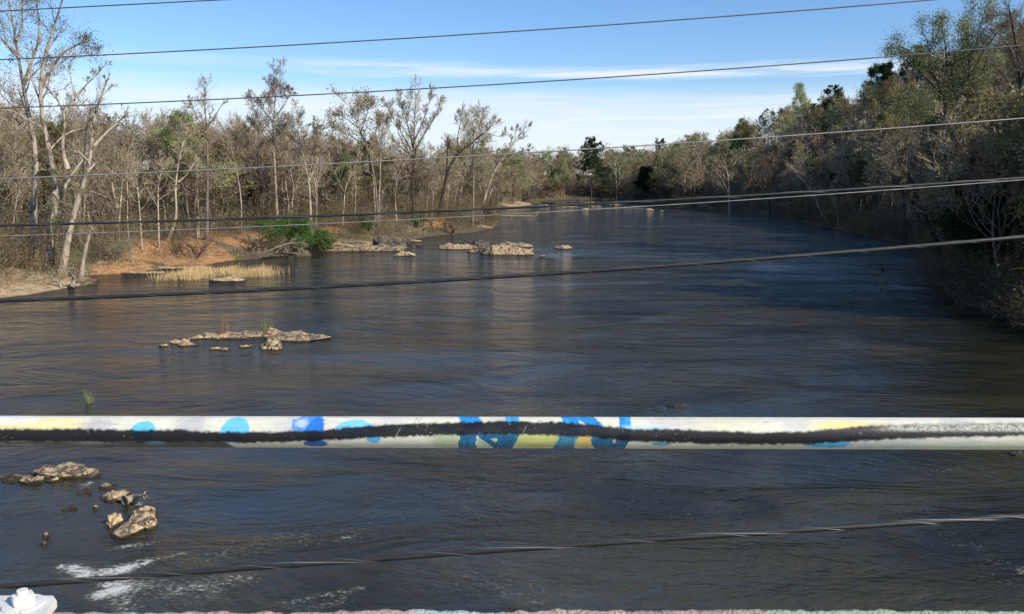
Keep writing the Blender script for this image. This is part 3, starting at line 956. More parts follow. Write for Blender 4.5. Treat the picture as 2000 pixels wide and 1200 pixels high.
def sample(n_, dmin, dmax, side, ymin, ymax, sep_, umax=.66, pts=None):
    out = [] if pts is None else pts
    got = []
    tries = 0
    B = 4000
    while len(got) < n_ and tries < 12:
        tries += 1
        y = ymin * (ymax / ymin) ** rng.random(B)
        u = rng.uniform(-umax, umax, B)
        x = u * (y + 6)
        d, ins, hf = river_query(x, y)
        ok = (~ins) & (d > dmin) & (d < dmax) & ((hf > .5) if side == 'r' else (hf < .3))
        for a, b in zip(x[ok], y[ok]):
            s = sep_ * (0.6 + b / 250)
            if all((a - p[0]) ** 2 + (b - p[1]) ** 2 > s * s for p in out):
                out.append((a, b)); got.append((a, b))
                if len(got) >= n_: break
    return got


# left bank: wood behind the heroes
L1 = sample(75, 12, 48, 'l', 60, 260, 3.4)
for k, (x, y) in enumerate(L1):
    key = rng.choice(['bareA', 'bareB', 'bareC', 'bareD', 'olive', 'spring'], p=[.26, .32, .21, .10, .09, .02])
    put_tree(key, x, y, rng.uniform(.54, .84) * (1.0 if y > 90 else .95), 'in the wood behind the left bank', rng)
# right bank and hillside
R1 = sample(62, 1.0, 22, 'r', 55, 400, 3.2)
for k, (x, y) in enumerate(R1):
    key = rng.choice(['bareA', 'bareB', 'bareC', 'bareD', 'olive', 'green', 'yellow'], p=[.22, .0, .14, .30, .16, .1, .08])
    put_tree(key, x, y, rng.uniform(.6, .92) * (1 - .3 * float(sstep(np.float64(y), 280, 430))), 'along the foot of the right hillside', rng, sx=1.1)
R2 = sample(120, 20, 130, 'r', 80, 520, 4.6)
for k, (x, y) in enumerate(R2):
    key = rng.choice(['bareA', 'bareC', 'bareD', 'olive', 'spring', 'green', 'pine', 'pine2', 'yellow'], p=[.2, .24, .06, .16, .12, .06, .06, .05, .05])
    put_tree(key, x, y, rng.uniform(.55, .82) * (1 - .3 * float(sstep(np.float64(y), 280, 430))), 'on the right hillside', rng, sx=1.12)
p = gp(1156, 402)
tp = put_tree('pine', p[0], p[1] + 6, 1.28, '', rng, label='tallest dark pine standing by the water where the river bends away')
for px, Y, sc, key, lab in [(1100, 415, .95, 'spring', 'rounded pale green tree above the far river bend'), (1760, 245, .95, 'pine2', 'dark evergreen on the skyline left of the big budding tree'),
                            (1610, 290, .9, 'pine2', 'dark evergreen on the ridge at the middle of the right hill'), (1700, 265, .95, 'green', 'dark round-topped evergreen on the ridge right of the middle evergreen'),
                            (1550, 320, .95, 'spring', 'thin pale green tree rising above the ridge line'), (1285, 450, .85, 'pine', 'dark pine on the far descending skyline of the right hill'),
                            (1230, 470, .8, 'pine2', 'small dark pine near the low end of the right skyline'), (1755, 205, 1.0, 'yellow', 'yellow-green tree just below the skyline left of the big budding tree')]:
    put_tree(key, (px - 1000) / FPX * Y, Y, sc, '', rng, label=lab)

# far woods as one mass, from low-detail trees
def mass(name, pts, keys, seed, scs, frac=0.35):
    rg = np.random.default_rng(seed)
    mats, parts = [], []
    def mi(m_):
        if m_ not in mats: mats.append(m_)
        return mats.index(m_)
    cache = {}
    for k, (x, y) in enumerate(pts):
        key = keys[rg.integers(len(keys))]
        (tr, cr), bm, tm, lm, _ = (KINDS[key][0], KINDS[key][1], KINDS[key][2], KINDS[key][3], 0)
        if key in LOW: cr = LOW[key][rg.integers(2)][1]
        V, Qd, mm = cr
        if key not in cache:
            cc_ = []
            for q in range(3):
                keep = rg.random(len(Qd)) < (1.0 if key in LOW else frac)
                q2 = Qd[keep]
                vi, inv = np.unique(q2.ravel(), return_inverse=True)
                cc_.append((V[vi], inv.reshape(-1, 4), mm[keep]))
            cache[key] = cc_
        V2, q2, m2 = cache[key][rg.integers(3)]
        a = rg.random() * 6.28
        s = rg.uniform(*scs) * (1 - .14 * float(sstep(np.float64(y), 300, 450)))
        c_, s_ = math.cos(a), math.sin(a)
        z = hgt(x, y)
        # widen the thinned twigs so that they keep their cover
        VV = np.stack([(V2[:, 0] * c_ - V2[:, 1] * s_) * s * 1.15 + x, (V2[:, 0] * s_ + V2[:, 1] * c_) * s * 1.15 + y, V2[:, 2] * s + z], -1)
        remap = np.array([mi(tm), mi(lm) if lm else mi(tm)])
        parts.append((VV, q2, remap[m2]))
        T = np.array([[[x, y, z - .5], [x + .3, y, z + 5 * s], [x, y + .3, z + 11 * s]]])
        tv, tq = tubes(T, np.array([[.2, .15, .06]]), 4)
        parts.append((tv, tq, np.full(len(tq), mi(bm))))
    o_, Vs, Qs, Ms = 0, [], [], []
    for a, b, c_ in parts:
        Vs.append(a); Qs.append(b + o_); Ms.append(c_); o_ += len(a)
    return obj(name, mesh_np(name, np.concatenate(Vs), np.concatenate(Qs), mats, False, np.concatenate(Ms)))


F1 = sample(230, 16, 150, 'l', 75, 420, 4.0)
tag(mass('far_wood', F1, ['bareA', 'bareB', 'bareC', 'bareD', 'olive', 'bareA'], 5, (.50, .76)), 'hazy brown leafless wood filling the distance behind the left bank', 'wood', kind='stuff')
F2 = sample(760, 5, 190, 'r', 60, 640, 3.1)
tag(mass('hillside_wood', F2, ['bareA', 'bareC', 'olive', 'bareC', 'spring', 'pine', 'bareD'], 6, (.50, .72)), 'mixed brown and green wood covering the far slope of the right hill', 'wood', kind='stuff')
# trees that close the river bend
E_ = []
xx = rng.uniform(-70, 130, 9000); yy_ = rng.uniform(260, 560, 9000)
dd, ins, hf = river_query(xx, yy_)
for a, b, d_, i_ in zip(xx, yy_, dd, ins):
    if i_ or d_ < 3 or len(E_) >= 330: continue
    if -0.075 < a / b < 0.22 and all((a - q[0]) ** 2 + (b - q[1]) ** 2 > (5 if d_ < 30 else 9) ** 2 for q in E_): E_.append((a, b))
tag(mass('river_bend_wood', E_, ['bareA', 'olive', 'bareC', 'spring', 'bareD'], 8, (.70, 1.0), .5), 'grey-brown wood closing the river where it bends out of sight', 'wood', kind='stuff')

# ------------------------------------------------------------------ undergrowth
def thicket(rg, C, hts, per, w=.03, sub=3, lean=.5):
    k = len(C) * per
    S = np.repeat(C, per, 0) + rg.normal(size=(k, 3)) * np.array([.7, .7, 0])
    hh = np.repeat(hts, per) * (.5 + .7 * rg.random(k))
    D = norm(rg.normal(size=(k, 3)) * lean + np.array([0, 0, 1.0]))
    P = np.zeros((k, 5, 3)); P[:, 0] = S
    for j in range(4):
        D = norm(D + rg.normal(size=D.shape) * .22 + np.array([0, 0, -.07 * j]))
        P[:, j + 1] = P[:, j] + D * (hh / 4)[:, None]
    B, _ = spawn(rg, P, np.full((k, 5), .01), sub * 2, .2, .7, .4, 0, .25, 2)
    return [ribbons(rg, P, w), ribbons(rg, B, w * .8)]


def undergrowth(name, pts, label, hrange, per, mats, seed, w=.03, leafy=0):
    rg = np.random.default_rng(seed)
    parts = []
    nm = len(mats)
    P = np.array([(x, y, 0) for x, y in pts])
    P[:, 2] = terrain(P[:, 0], P[:, 1])[0] - .05
    sel = rg.integers(0, nm, len(P))
    for q in range(nm):
        C = P[sel == q]
        if not len(C): continue
        hts = rg.uniform(hrange[0], hrange[1], len(C))
        for r_ in thicket(rg, C, hts, per, w): parts.append((r_, q))
        if leafy:
            k = len(C) * leafy
            L = np.repeat(C, leafy, 0) + np.stack([rg.normal(size=k) * .9, rg.normal(size=k) * .9, np.repeat(hts, leafy) * rg.random(k) ** .7 * .9], -1)
            parts.append((leafq(rg, L, .15), q))
    V, Qd, mi = join(parts)
    tag(obj(name, mesh_np(name, V, Qd, mats, False, mi)), label, 'undergrowth', kind='stuff')


U1 = sample(430, 3.0, 26, 'l', 55, 330, 1.1)
undergrowth('brush', U1, 'tangled brown brush and vines under the trees of the left bank', (2.5, 6.5), 18, [M['brush'], M['tw_grey'], M['brush'], M['tw_dark']], 31, .035, 120)
U1b = sample(170, .9, 4.2, 'l', 55, 330, 1.1)
undergrowth('bank_scrub', U1b, 'low pale scrub and dead stalks along the lip of the left bank', (.5, 1.5), 14, [M['tw_grey'], M['tw_pale'], M['brush'], M['reedbrown']], 32, .022, 12)
U3 = [q for q in E_ if river_query(np.array([q[0]]), np.array([q[1]]))[0][0] < 22]
undergrowth('bend_brush', U3, 'dark brush along the shore of the far river bend', (3, 7), 40, [M['tw_dark'], M['tw_grey']], 35, .09, 120)
U4 = sample(420, 0.0, 4.5, 'r', 42, 330, .75)
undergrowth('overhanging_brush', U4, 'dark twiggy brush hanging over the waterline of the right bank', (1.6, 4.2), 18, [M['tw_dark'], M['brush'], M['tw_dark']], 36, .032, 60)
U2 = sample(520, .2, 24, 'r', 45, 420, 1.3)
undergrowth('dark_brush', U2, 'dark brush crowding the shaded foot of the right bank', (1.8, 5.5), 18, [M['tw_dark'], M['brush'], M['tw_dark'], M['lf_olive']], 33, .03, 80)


def bush(name, label, px, py, wpx, hpx, mt, seed, n_leaf=5000, ls=.2):
    rg = np.random.default_rng(seed)
    b = gp(px, py, .5)
    z = hgt(b[0], b[1])
    s = b[1] / FPX
    rw, rh = wpx * s / 2, hpx * s
    root = empty(name, (b[0], b[1], z))
    tag(root, label, 'bush')
    k = 26
    st = thicket(rg, np.zeros((3, 3)), np.full(3, rh), 12, .03, 3, .7)
    V, Qd, mi = join([(a, 0) for a in st])
    obj('stem', mesh_np('bush_stem', V, Qd, [M['tw_grey']]), root)
    cs = norm(rg.normal(size=(k, 3))) * rg.random((k, 1)) ** .4 * np.array([rw * .8, rw * .7, rh * .38]) + np.array([0, 0, rh * .48])
    pick = rg.integers(0, k, n_leaf)
    L = cs[pick] + norm(rg.normal(size=(n_leaf, 3))) * (rg.random((n_leaf, 1)) ** .5) * np.array([rw * .26, rw * .26, rh * .17])
    L[:, 2] = np.maximum(L[:, 2], .05)
    V, Qd = leafq(rg, L, ls)
    obj('foliage', mesh_np('bush_foliage', V, Qd, [mt]), root)


bush('privet_bush', 'small bright green bush left of the large green bush on the left bank', 440, 474, 80, 52, M['lf_green'], 51)
bush('privet_bush', 'large bright green evergreen bush at the middle of the left bank', 560, 490, 150, 84, M['lf_green'], 52, 11000)
bush('privet_bush', 'green bush directly right of the large green bush, lower and darker', 628, 484, 70, 54, M['lf_green'], 53, 4000)
bush('privet_bush', 'low green bush under the twin white trunks', 708, 468, 65, 38, M['lf_green'], 54, 2500)
bush('privet_bush', 'low green bush under the slim stems right of the fan-shaped tree', 818, 452, 45, 24, M['lf_green'], 55, 1500)
bush('willow_bush', 'pale yellow-green bush beside the water right of the left tree cluster', 232, 515, 95, 60, M['lf_grey'], 56, 1600, .13)
bush('vine_mound', 'tall brown vine-covered mound behind the small green bush', 495, 462, 65, 80, M['brush'], 57, 6000)
bush('vine_mound', 'brown vine-covered mound left of the twin white trunks', 662, 440, 50, 70, M['brush'], 58, 5000)
bush('vine_mound', 'brown vine-covered mound around the slender forked trunk', 390, 448, 55, 85, M['brush'], 59, 6000)
bush('vine_mound', 'brown twiggy mound at the tip of the left bank', 955, 440, 60, 62, M['brush'], 60, 5000)
bush('shore_bush', 'faintly green bush at the shaded foot of the big budding tree', 1900, 500, 90, 60, M['lf_olive'], 61, 3000)

# ------------------------------------------------------------------ rocks
def rock_mat(name, a, b, dk, dkamt):
    m, n = mat(name)
    ge = n.new('ShaderNodeNewGeometry')
    pos = ge.outputs['Position']
    oc = n.new('ShaderNodeTexCoord').outputs['Object']
    f = n.noise(oc, 2.6, 6, .65, .4)
    g = n.noise(pos, 6.0, 5, .7)
    c = n.mix(n.ramp(g, .35, .65), a, b)
    c = n.mix(n.ramp(f, .62 - dkamt, .70 - dkamt), c, dk)
    sp = n.new('ShaderNodeSeparateXYZ'); n.link(pos, sp.inputs[0])
    wl = n.math('ADD', sp.outputs[2], n.math('MULTIPLY', n.math('SUBTRACT', g, .5), .08))
    c = n.mix(n.ramp(wl, .10, .05), c, (.045, .036, .025))
    rnd = n.new('ShaderNodeObjectInfo').outputs['Random']
    c = n.mix(1.0, c, n.mix(rnd, (.72, .72, .74), (1.12, 1.1, 1.06)), 'MULTIPLY')
    v = n.new('ShaderNodeTexVoronoi', feature='DISTANCE_TO_EDGE'); n.link(n.mapping(oc, (1, .45, 1.3), (0, 0, .5)), v.inputs['Vector']); v.inputs['Scale'].default_value = 2.3
    cr = n.ramp(v.outputs['Distance'], 0, .05)
    c = n.mix(n.math('MULTIPLY', n.math('SUBTRACT', 1.0, cr), .55), c, (.06, .045, .03))
    hh = n.math('ADD', n.math('MULTIPLY', f, .6), n.math('ADD', n.math('MULTIPLY', g, .25), n.math('MULTIPLY', cr, .3)))
    finish(n, c, .9, n.bump(hh, .9, .12), .2)
    return m


M['tan'] = rock_mat('tan_river_rock', (.58, .42, .25), (.42, .30, .17), (.17, .13, .09), .04)
M['tan2'] = rock_mat('mottled_river_rock', (.54, .40, .24), (.38, .28, .165), (.13, .105, .08), .13)
M['rkgrey'] = rock_mat('grey_river_rock', (.22, .19, .155), (.14, .12, .10), (.06, .052, .045), .1)
M['rkmoss'] = rock_mat('mossy_river_rock', (.10, .095, .05), (.06, .055, .03), (.03, .028, .02), .1)
import bmesh
bm_ = bmesh.new(); bmesh.ops.create_icosphere(bm_, subdivisions=5, radius=1.0)
bm_.verts.ensure_lookup_table()
ICO_V = np.array([v.co[:] for v in bm_.verts]); ICO_F = np.array([[v.index for v in f.verts] for f in bm_.faces]); bm_.free()


def rock(px, pyb, wpx, hpx, dr, mt, label, seed, group=None, name='river_rock', z=0.0, tilt=0.0, minh=.10):
    """pyb: photo y of the rock's lower edge; dr: depth as a share of the width"""
    rg = np.random.default_rng(seed)
    g0 = gp(px, pyb, z)
    dist = np.linalg.norm(g0 - EYE)
    dep = math.asin((H - z) / dist)
    wd = 1.2 * wpx / FPX * dist
    dp = wd * dr
    hw = 1.2 * max(minh, (hpx / FPX * dist - dp * math.sin(dep)) / math.cos(dep))
    d = norm(ICO_V)
    # angular body: intersection of random planes
    r = np.full(len(d), 1.25)
    for _ in range(16):
        nn = norm(rg.normal(size=3) * np.array([1, 1, .7]))
        dd = rg.uniform(.72, 1.0)
        dot = d @ nn
        r = np.minimum(r, np.where(dot > .05, dd / np.maximum(dot, .05), 9))
    r *= 1 + .42 * (fbm(d * 1.6 + seed * 3.1, seed, 3) - .5)
    V = d * r[:, None]
    V /= np.abs(V).max(0)
    V[:, 0] *= wd / 2
    V[:, 1] *= dp / 2
    a = rg.uniform(.3, .9)
    sc = min(wd, 3.0)
    q = np.stack([V[:, 0] * math.cos(a) + V[:, 1] * math.sin(a), (-V[:, 0] * math.sin(a) + V[:, 1] * math.cos(a)) * .35, V[:, 2] * .5], -1)
    strata = fbm(q * (5.0 / sc) + 5, seed + 5, 4, .6)
    V[:, 2] = np.where(V[:, 2] > 0, (np.abs(V[:, 2]) ** .75) * hw * (.15 + 1.6 * strata), V[:, 2] * .5)
    V += (fbm(V * (7.0 / sc), seed + 9, 4, .6)[:, None] - .5) * np.array([.10, .10, .05]) * sc * .8
    V[:, 2] += tilt * V[:, 0]
    V[:, 2] -= .03 + .02 * hw
    o = obj(name, mesh_np(name, V, ICO_F, [mt], False), None, (g0[0], g0[1] + dp / 2, z))
    tag(o, label, 'rock', group)
    return o


T1, T2, GR = M['tan'], M['tan2'], M['rkgrey']
rocks = [
    # mid-river islet on the left
    (318, 679, 16, 8, .6, T1, 'smallest tan rock at the left tip of the mid-river islet'),
    (346, 674, 30, 14, .8, T1, 'tan rock second from the left tip of the mid-river islet'),
    (371, 665, 20, 7, .6, T1, 'thin flat tan rock joining two rocks left of the islet'),
    (384, 664, 20, 10, .6, T1, 'domed tan rock just left of the islet slab'),
    (362, 678, 32, 11, .6, T1, 'low wide tan rock in front of the left group of the islet'),
    (442, 664, 96, 20, .6, T2, 'long dark-topped slab forming the back left of the islet'),
    (424, 665, 17, 5, .5, T1, 'small tan rock in front of the back left slab of the islet'),
    (508, 661, 80, 22, .65, T2, 'slab with green grass on top at the back of the islet'),
    (572, 671, 108, 27, .65, T2, 'longest tan slab, forming the right end of the mid-river islet'),
    (518, 687, 44, 28, 1.2, T2, 'sloping slab jutting towards the viewer from the islet'),
    (534, 686, 14, 9, .7, T1, 'little tan rock at the right foot of the sloping slab'),
    (473, 681, 22, 9, .6, T1, 'tan rock in the pool on the near side of the islet'),
    (488, 678, 9, 5, .6, T1, 'tiny tan rock beside the pool rock of the islet'),
    (417, 685, 20, 9, .6, T1, 'tan rock at the near left edge of the islet pool'),
    (438, 686, 26, 8, .5, T2, 'low dark rock at the near edge of the islet pool'),
    # islet further up, centre
    (892, 488, 66, 12, .35, T1, 'low tan rock at the left end of the upper centre islet'),
    (913, 483, 26, 14, .6, GR, 'dark grey boulder at the left of the upper centre islet'),
    (934, 487, 36, 20, .6, GR, 'tallest dark boulder of the upper centre islet'),
    (1000, 484, 78, 11, .3, T2, 'tan rock along the back of the upper centre islet'),
    (985, 499, 96, 20, .35, T2, 'broad front slab of the upper centre islet'),
    (926, 494, 34, 9, .4, T2, 'small tan rock at the front left of the upper centre islet'),
    (1027, 499, 34, 8, .4, T1, 'pointed tan rock at the right end of the upper centre islet'),
    (1102, 487, 32, 7, .4, T1, 'lone tan rock right of the upper centre islet'),
    (790, 501, 38, 9, .4, T1, 'lone low tan rock in front of the grey slab by the left bank'),
    (812, 473, 22, 5, .4, T1, 'flat tan rock just off the left bank, right of the grey slab'),
    (798, 477, 12, 3, .4, GR, 'tiny grey rock off the left bank'),
    (819, 480, 14, 3, .4, GR, 'tiny grey rock furthest right of the grey slab'),
    (1060, 502, 12, 4, .5, T1, 'tiny rock between the upper centre islet and the lone tan rock'),
    # slab at the left bank
    (700, 492, 165, 18, .18, T2, 'long tan ledge at the foot of the left bank'),
    (762, 484, 62, 18, .3, GR, 'rounded grey boulder on the right end of the long tan ledge'),
    (690, 483, 80, 11, .25, GR, 'flat grey rock on the left part of the long tan ledge'),
    # ledges near the reeds
    (270, 536, 90, 7, .2, T1, 'pale ledge under the orange clay, left part'),
    (345, 527, 100, 8, .2, T1, 'pale ledge under the orange clay, right part'),
    (445, 551, 70, 12, .4, T1, 'pale flat rock in the dry reeds'),
    (160, 551, 60, 6, .3, T2, 'low pale rock under the roots of the left tree cluster'),
    # far shoal
    (1105, 406, 46, 4, .25, T2, 'low rock in the far shoal, left'),
    (1143, 410, 12, 3, .5, T1, 'tan rock in the far shoal with white water beside it'),
    (1075, 399, 30, 4, .3, GR, 'grey rock at the head of the far shoal'),
    (1125, 395, 34, 3, .3, GR, 'dark flat rock by the far bank of the shoal'),
    (1165, 397, 40, 3, .3, T2, 'thin tan rock by the far bank of the shoal'),
    (1185, 409, 18, 3, .4, GR, 'small grey rock in the middle of the far shoal'),
    (1270, 411, 18, 3, .5, T1, 'tan rock at the right end of the far shoal'),
    (1293, 414, 8, 3, .5, T1, 'tiny tan rock right of the far shoal'),
    (1062, 403, 26, 3, .3, T2, 'thin tan rock at the left start of the far shoal'),
    (1090, 401, 20, 2, .4, GR, 'small grey rock behind the left rock of the far shoal'),
    (1205, 402, 40, 3, .3, T2, 'long thin tan rock in the middle of the far shoal'),
    (1245, 405, 30, 3, .3, GR, 'dark flat rock near the right end of the far shoal'),
    (1160, 404, 26, 2, .3, T2, 'small thin tan rock behind the white-water rock of the shoal'),
    (1225, 407, 22, 3, .4, GR, 'grey rock between the middle and right end of the far shoal'),
    # near left group
    (14, 946, 62, 20, .7, T2, 'dark-mottled rock at the left edge above the rapids'),
    (55, 948, 36, 19, .7, T2, 'grey-tan rock second from the left edge above the rapids'),
    (112, 938, 100, 38, .6, T2, 'biggest rock of the near left ledge, cracked with bright tan faces'),
    (152, 937, 60, 26, .7, T2, 'pointed rock at the right end of the near left ledge'),
    (80, 938, 28, 14, .8, T1, 'small tan rock in front of the cracked near ledge'),
    (98, 945, 24, 8, .7, T1, 'small flat tan rock at the water in front of the near ledge'),
    (200, 958, 30, 12, .8, T2, 'tan rock above the four-rock cluster of the near left'),
    (157, 967, 22, 10, .9, GR, 'small grey rock left of the four-rock cluster'),
    (173, 966, 9, 8, .9, GR, 'tiny grey rock beside the small grey rock'),
    (208, 986, 42, 28, 1.2, T1, 'bright blocky tan rock right of the small grey rocks'),
    (218, 976, 24, 18, .9, T1, 'rounded bright tan rock on the right of the blocky rock'),
    (235, 968, 10, 7, .9, T2, 'tiny rock behind the rounded bright tan rock'),
    (130, 999, 24, 12, .8, T2, 'lone small grey-tan rock left of the large rapids rock'),
    (185, 996, 9, 7, .9, T2, 'tiny rock above the large rapids rock'),
    (234, 1054, 58, 66, 2.1, T2, 'large flat tan rock just above the rapids'),
    (210, 1036, 22, 34, 2.0, T1, 'cracked left shoulder of the large flat tan rock'),
    (290, 1037, 18, 27, 1.6, T1, 'upright narrow tan rock right of the large flat rock'),
    (86, 1052, 15, 10, .9, T2, 'upper of two small dark rocks at the near left'),
    (82, 1068, 13, 11, .9, T2, 'lower of two small dark rocks at the near left'),
    (1326, 797, 50, 8, .5, M['rkmoss'], 'dark mossy rock awash above the railing right of centre'),
    (1990, 892, 34, 9, .5, M['rkmoss'], 'dark rock barely awash at the right edge under the railing'),
    (1505, 507, 14, 3, .6, M['rkmoss'], 'tiny dark rock in the middle of the river bend'),
]
for i, (px, pyb, wp, hp, dr, mt, lab) in enumerate(rocks):
    rock(px, pyb, wp, hp, dr, mt, lab, 200 + i, 'rocks in the river', minh=.12 if pyb > 515 else .22)

# ------------------------------------------------------------------ reeds
def reeds(name, label, spots, nst, hh, mt, seed, w=.02, cat='reeds', kind_=None, lean=.12):
    rg = np.random.default_rng(seed)
    S = []
    for px, py, wpx, dep in spots:
        c = gp(px, py)
        k = nst
        ang = rg.random(k) * 6.28; rr = np.abs(rg.normal(size=k)) * .55 * (.7 + .6 * vnoise(np.stack([ang * 2, ang * 0, ang * 0], -1), seed))
        S.append(np.stack([c[0] + np.cos(ang) * rr * wpx / FPX * c[1] / 2, c[1] + np.sin(ang) * rr * dep, np.full(k, -.1)], -1))
    S = np.concatenate(S); k = len(S)
    D = norm(rg.normal(size=(k, 3)) * lean + np.array([0, 0, 1.0]))
    P = np.zeros((k, 4, 3)); P[:, 0] = S
    ht = hh * (.3 + .9 * rg.random(k)) * (.4 + 1.2 * fbm2(S[:, 0], S[:, 1], .7, seed, 2))
    for j in range(3):
        D = norm(D + rg.normal(size=D.shape) * .1)
        P[:, j + 1] = P[:, j] + D * (ht / 3)[:, None]
    V, Qd = ribbons(rg, P, w)
    o = S.mean(0)
    return tag(obj(name, mesh_np(name, V - o, Qd, [mt]), None, tuple(o)), label, cat, kind=kind_)


reeds('reed_bed', 'bed of dry straw-coloured reeds standing in the water off the left bank', [(345, 543, 75, 2.4), (395, 535, 80, 2.6), (450, 533, 90, 2.4), (505, 535, 75, 2.0), (370, 545, 80, 1.5), (490, 540, 70, 1.5)], 900, .85, M['reed'], 71, .035, kind_='stuff', lean=.22)
reeds('reed_clump', 'small clump of green reeds alone in the water at the left above the railing', [(173, 788, 18, .28)], 80, .72, M['reedgreen'], 72, .018)
reeds('grass_tuft', 'green grass tuft on top of the islet slab', [(520, 656, 26, .8)], 90, 1.25, M['reedgreen'], 73, .03, 'grass')
reeds('grass_tuft', 'brown weed tuft on the back left slab of the islet', [(441, 658, 12, .4)], 60, 1.5, M['reedbrown'], 74, .025, 'grass', lean=.3)
reeds('beach_grass', 'dry grass along the sandy point at the far river bend', [(1005, 402, 60, 12)], 500, .9, M['reed'], 75, .07, kind_='stuff')

# ------------------------------------------------------------------ driftwood
DW, RW = M['drift'], M['rootwood']


def drift(name, label, stems, Yoff, seed, mt, tm, limbs=6, lr=.3, cat='driftwood', dens=.6, w=.02):
    """stems: photo polylines lying over the bank; each is placed at the distance of its first point"""
    rg = np.random.default_rng(seed)
    ss, rs = [], []
    c = None
    for pts, r0, r1 in stems:
        b = gp(pts[0][0], pts[0][1], .15)
        if c is None: c = b
        Y = b[1] + Yoff
        P = np.array([pt(x, y, Y + rg.uniform(-.4, .4)) for x, y in pts])
        ss.append(P); rs.append([r0, (r0 + r1) / 2, r1])
    root = empty(name, tuple(c)); tag(root, label, cat)
    for a_, r_ in zip(ss, rs):
        S_ = polyline(a_, 12)[None] - c
        R_ = np.interp(np.linspace(0, 1, 12), np.linspace(0, 1, 3), r_)[None] * (1 + .12 * rg.normal(size=(1, 12)))
        obj('log' if mt is not RW else 'root', mesh_np(name + '_log', *tubes(S_, R_, 8), [mt], True), root)
        tr, cr = branching(rg, [a_], [r_], 4.0, limbs=limbs, limb_ratio=lr, t0=.25, dens=dens, twig_w=w, up=0)
        obj('branches', mesh_np(name + '_branches', tr[0] - c, tr[1], [mt], True), root)
        obj('twigs', mesh_np(name + '_twigs', cr[0] - c, cr[1], [tm]), root)


drift('fallen_branch', 'arching pale fallen branches dipping into the water left of the long tan ledge',
      [([(508, 503), (530, 487), (560, 476), (595, 474)], .14, .05), ([(535, 497), (550, 484), (575, 482), (600, 494)], .08, .03), ([(520, 500), (545, 492), (580, 496), (600, 500)], .06, .03)], 0, 81, DW, M['tw_pale'])
drift('root_ball', 'dark tangled root mass at the left end of the orange clay cut',
      [([(385, 512), (380, 495), (375, 485)], .3, .1), ([(380, 512), (395, 490), (405, 480)], .2, .06), ([(372, 508), (360, 496), (345, 492)], .16, .05)], 1, 82, RW, M['tw_dark'], 9, .5)
drift('root_ball', 'tangled root mass on top of the orange clay cut left of the green bush',
      [([(490, 500), (495, 480), (485, 462)], .2, .08), ([(495, 500), (505, 488), (512, 470)], .2, .06), ([(485, 495), (470, 475), (460, 465)], .14, .05)], 1, 83, RW, M['tw_grey'], 9, .5)
drift('root_ball', 'dark upturned stump near the point of the left bank',
      [([(880, 456), (872, 446), (866, 436)], .2, .08), ([(884, 457), (888, 447), (880, 440)], .3, .15), ([(850, 458), (845, 448), (842, 436)], .12, .05)], .5, 84, RW, M['tw_dark'], 8, .5)
drift('fallen_log', 'pale fallen log sloping to the water right of the grey boulder',
      [([(752, 452), (765, 460), (790, 463)], .22, .14)], .5, 85, DW, M['tw_pale'], 4, .3)
drift('dead_brush_pile', 'upright pile of dead grey brush right of the large green bush',
      [([(655, 470), (652, 450), (640, 435)], .1, .04), ([(665, 470), (668, 450), (660, 436)], .1, .04), ([(650, 468), (662, 445), (645, 430)], .08, .04)], 1, 86, RW, M['tw_grey'], 12, .5, dens=1)
drift('exposed_roots', 'exposed pale roots spreading at the foot of the left tree cluster',
      [([(110, 556), (90, 548), (65, 547)], .14, .05), ([(135, 560), (150, 550), (165, 552)], .14, .05), ([(120, 562), (115, 552), (100, 545)], .12, .05), ([(140, 562), (146, 545), (138, 535)], .2, .1)], .3, 87, DW, M['tw_grey'], 4, .3)
drift('fallen_log', 'long pale fallen limb lying low across the brush at the far left',
      [([(0, 503), (40, 505), (70, 499), (110, 490), (160, 480)], .12, .05)], 4, 88, DW, M['tw_pale'], 7, .4)
drift('fallen_log', 'white bleached log on the sandy point at the far river bend', [([(1010, 388), (1030, 390), (1050, 392)], .45, .3)], 0, 89, M['drift'], M['tw_pale'], 2, .3)
drift('fallen_branch', 'white forked branch at the end of the thin gravel spit', [([(1028, 421), (1040, 419), (1052, 415)], .14, .06)], 0, 90, M['drift'], M['tw_pale'], 4, .4, w=.05)
drift('fallen_branch', 'bare pale dead branches sprawling on the dark right bank left of the crooked trunk',
      [([(1790, 470), (1765, 440), (1740, 425), (1715, 422)], .12, .04), ([(1780, 465), (1755, 455), (1725, 470)], .08, .03), ([(1770, 450), (1745, 470), (1718, 478)], .08, .03)], 1, 91, DW, M['tw_pale'], 7, .35)
drift('fallen_branch', 'tangle of dead branches on the right bank under the hillside trees',
      [([(1400, 411), (1380, 402), (1362, 399)], .2, .08), ([(1400, 411), (1420, 404), (1440, 402)], .2, .08)], 0, 92, DW, M['tw_grey'], 8, .4, w=.05)
drift('fallen_branch', 'dark dead branches trailing into the water at the right edge',
      [([(1990, 600), (1960, 580), (1930, 578)], .09, .04), ([(1985, 612), (1950, 604), (1925, 600)], .08, .04), ([(1900, 585), (1880, 565), (1850, 560)], .08, .04)], 1, 93, D_, M['tw_grey'], 8, .4)
drift('floating_log', 'dark drifting stick with a pale end near the right bank', [([(1724, 528), (1733, 531), (1742, 532)], .12, .08)], 0, 94, RW, M['tw_grey'], 2, .2)
drift('floating_log', 'dark slanted log with a pale tip beside the blocky tan rock', [([(243, 979), (262, 972), (281, 969)], .13, .05)], 0, 95, M['drift'], M['tw_pale'], 1, .1)

spit = gp(1010, 423)
V = ICO_V * np.array([7.0, 1.6, .25])
V = V + (fbm(V * 1.3, 3)[:, None] - .5) * np.array([1.2, .8, .2])
tag(obj('gravel_bar', mesh_np('gravel_bar', V, ICO_F, [T2]), None, (spit[0] - 1, spit[1], 0)), kind='structure')

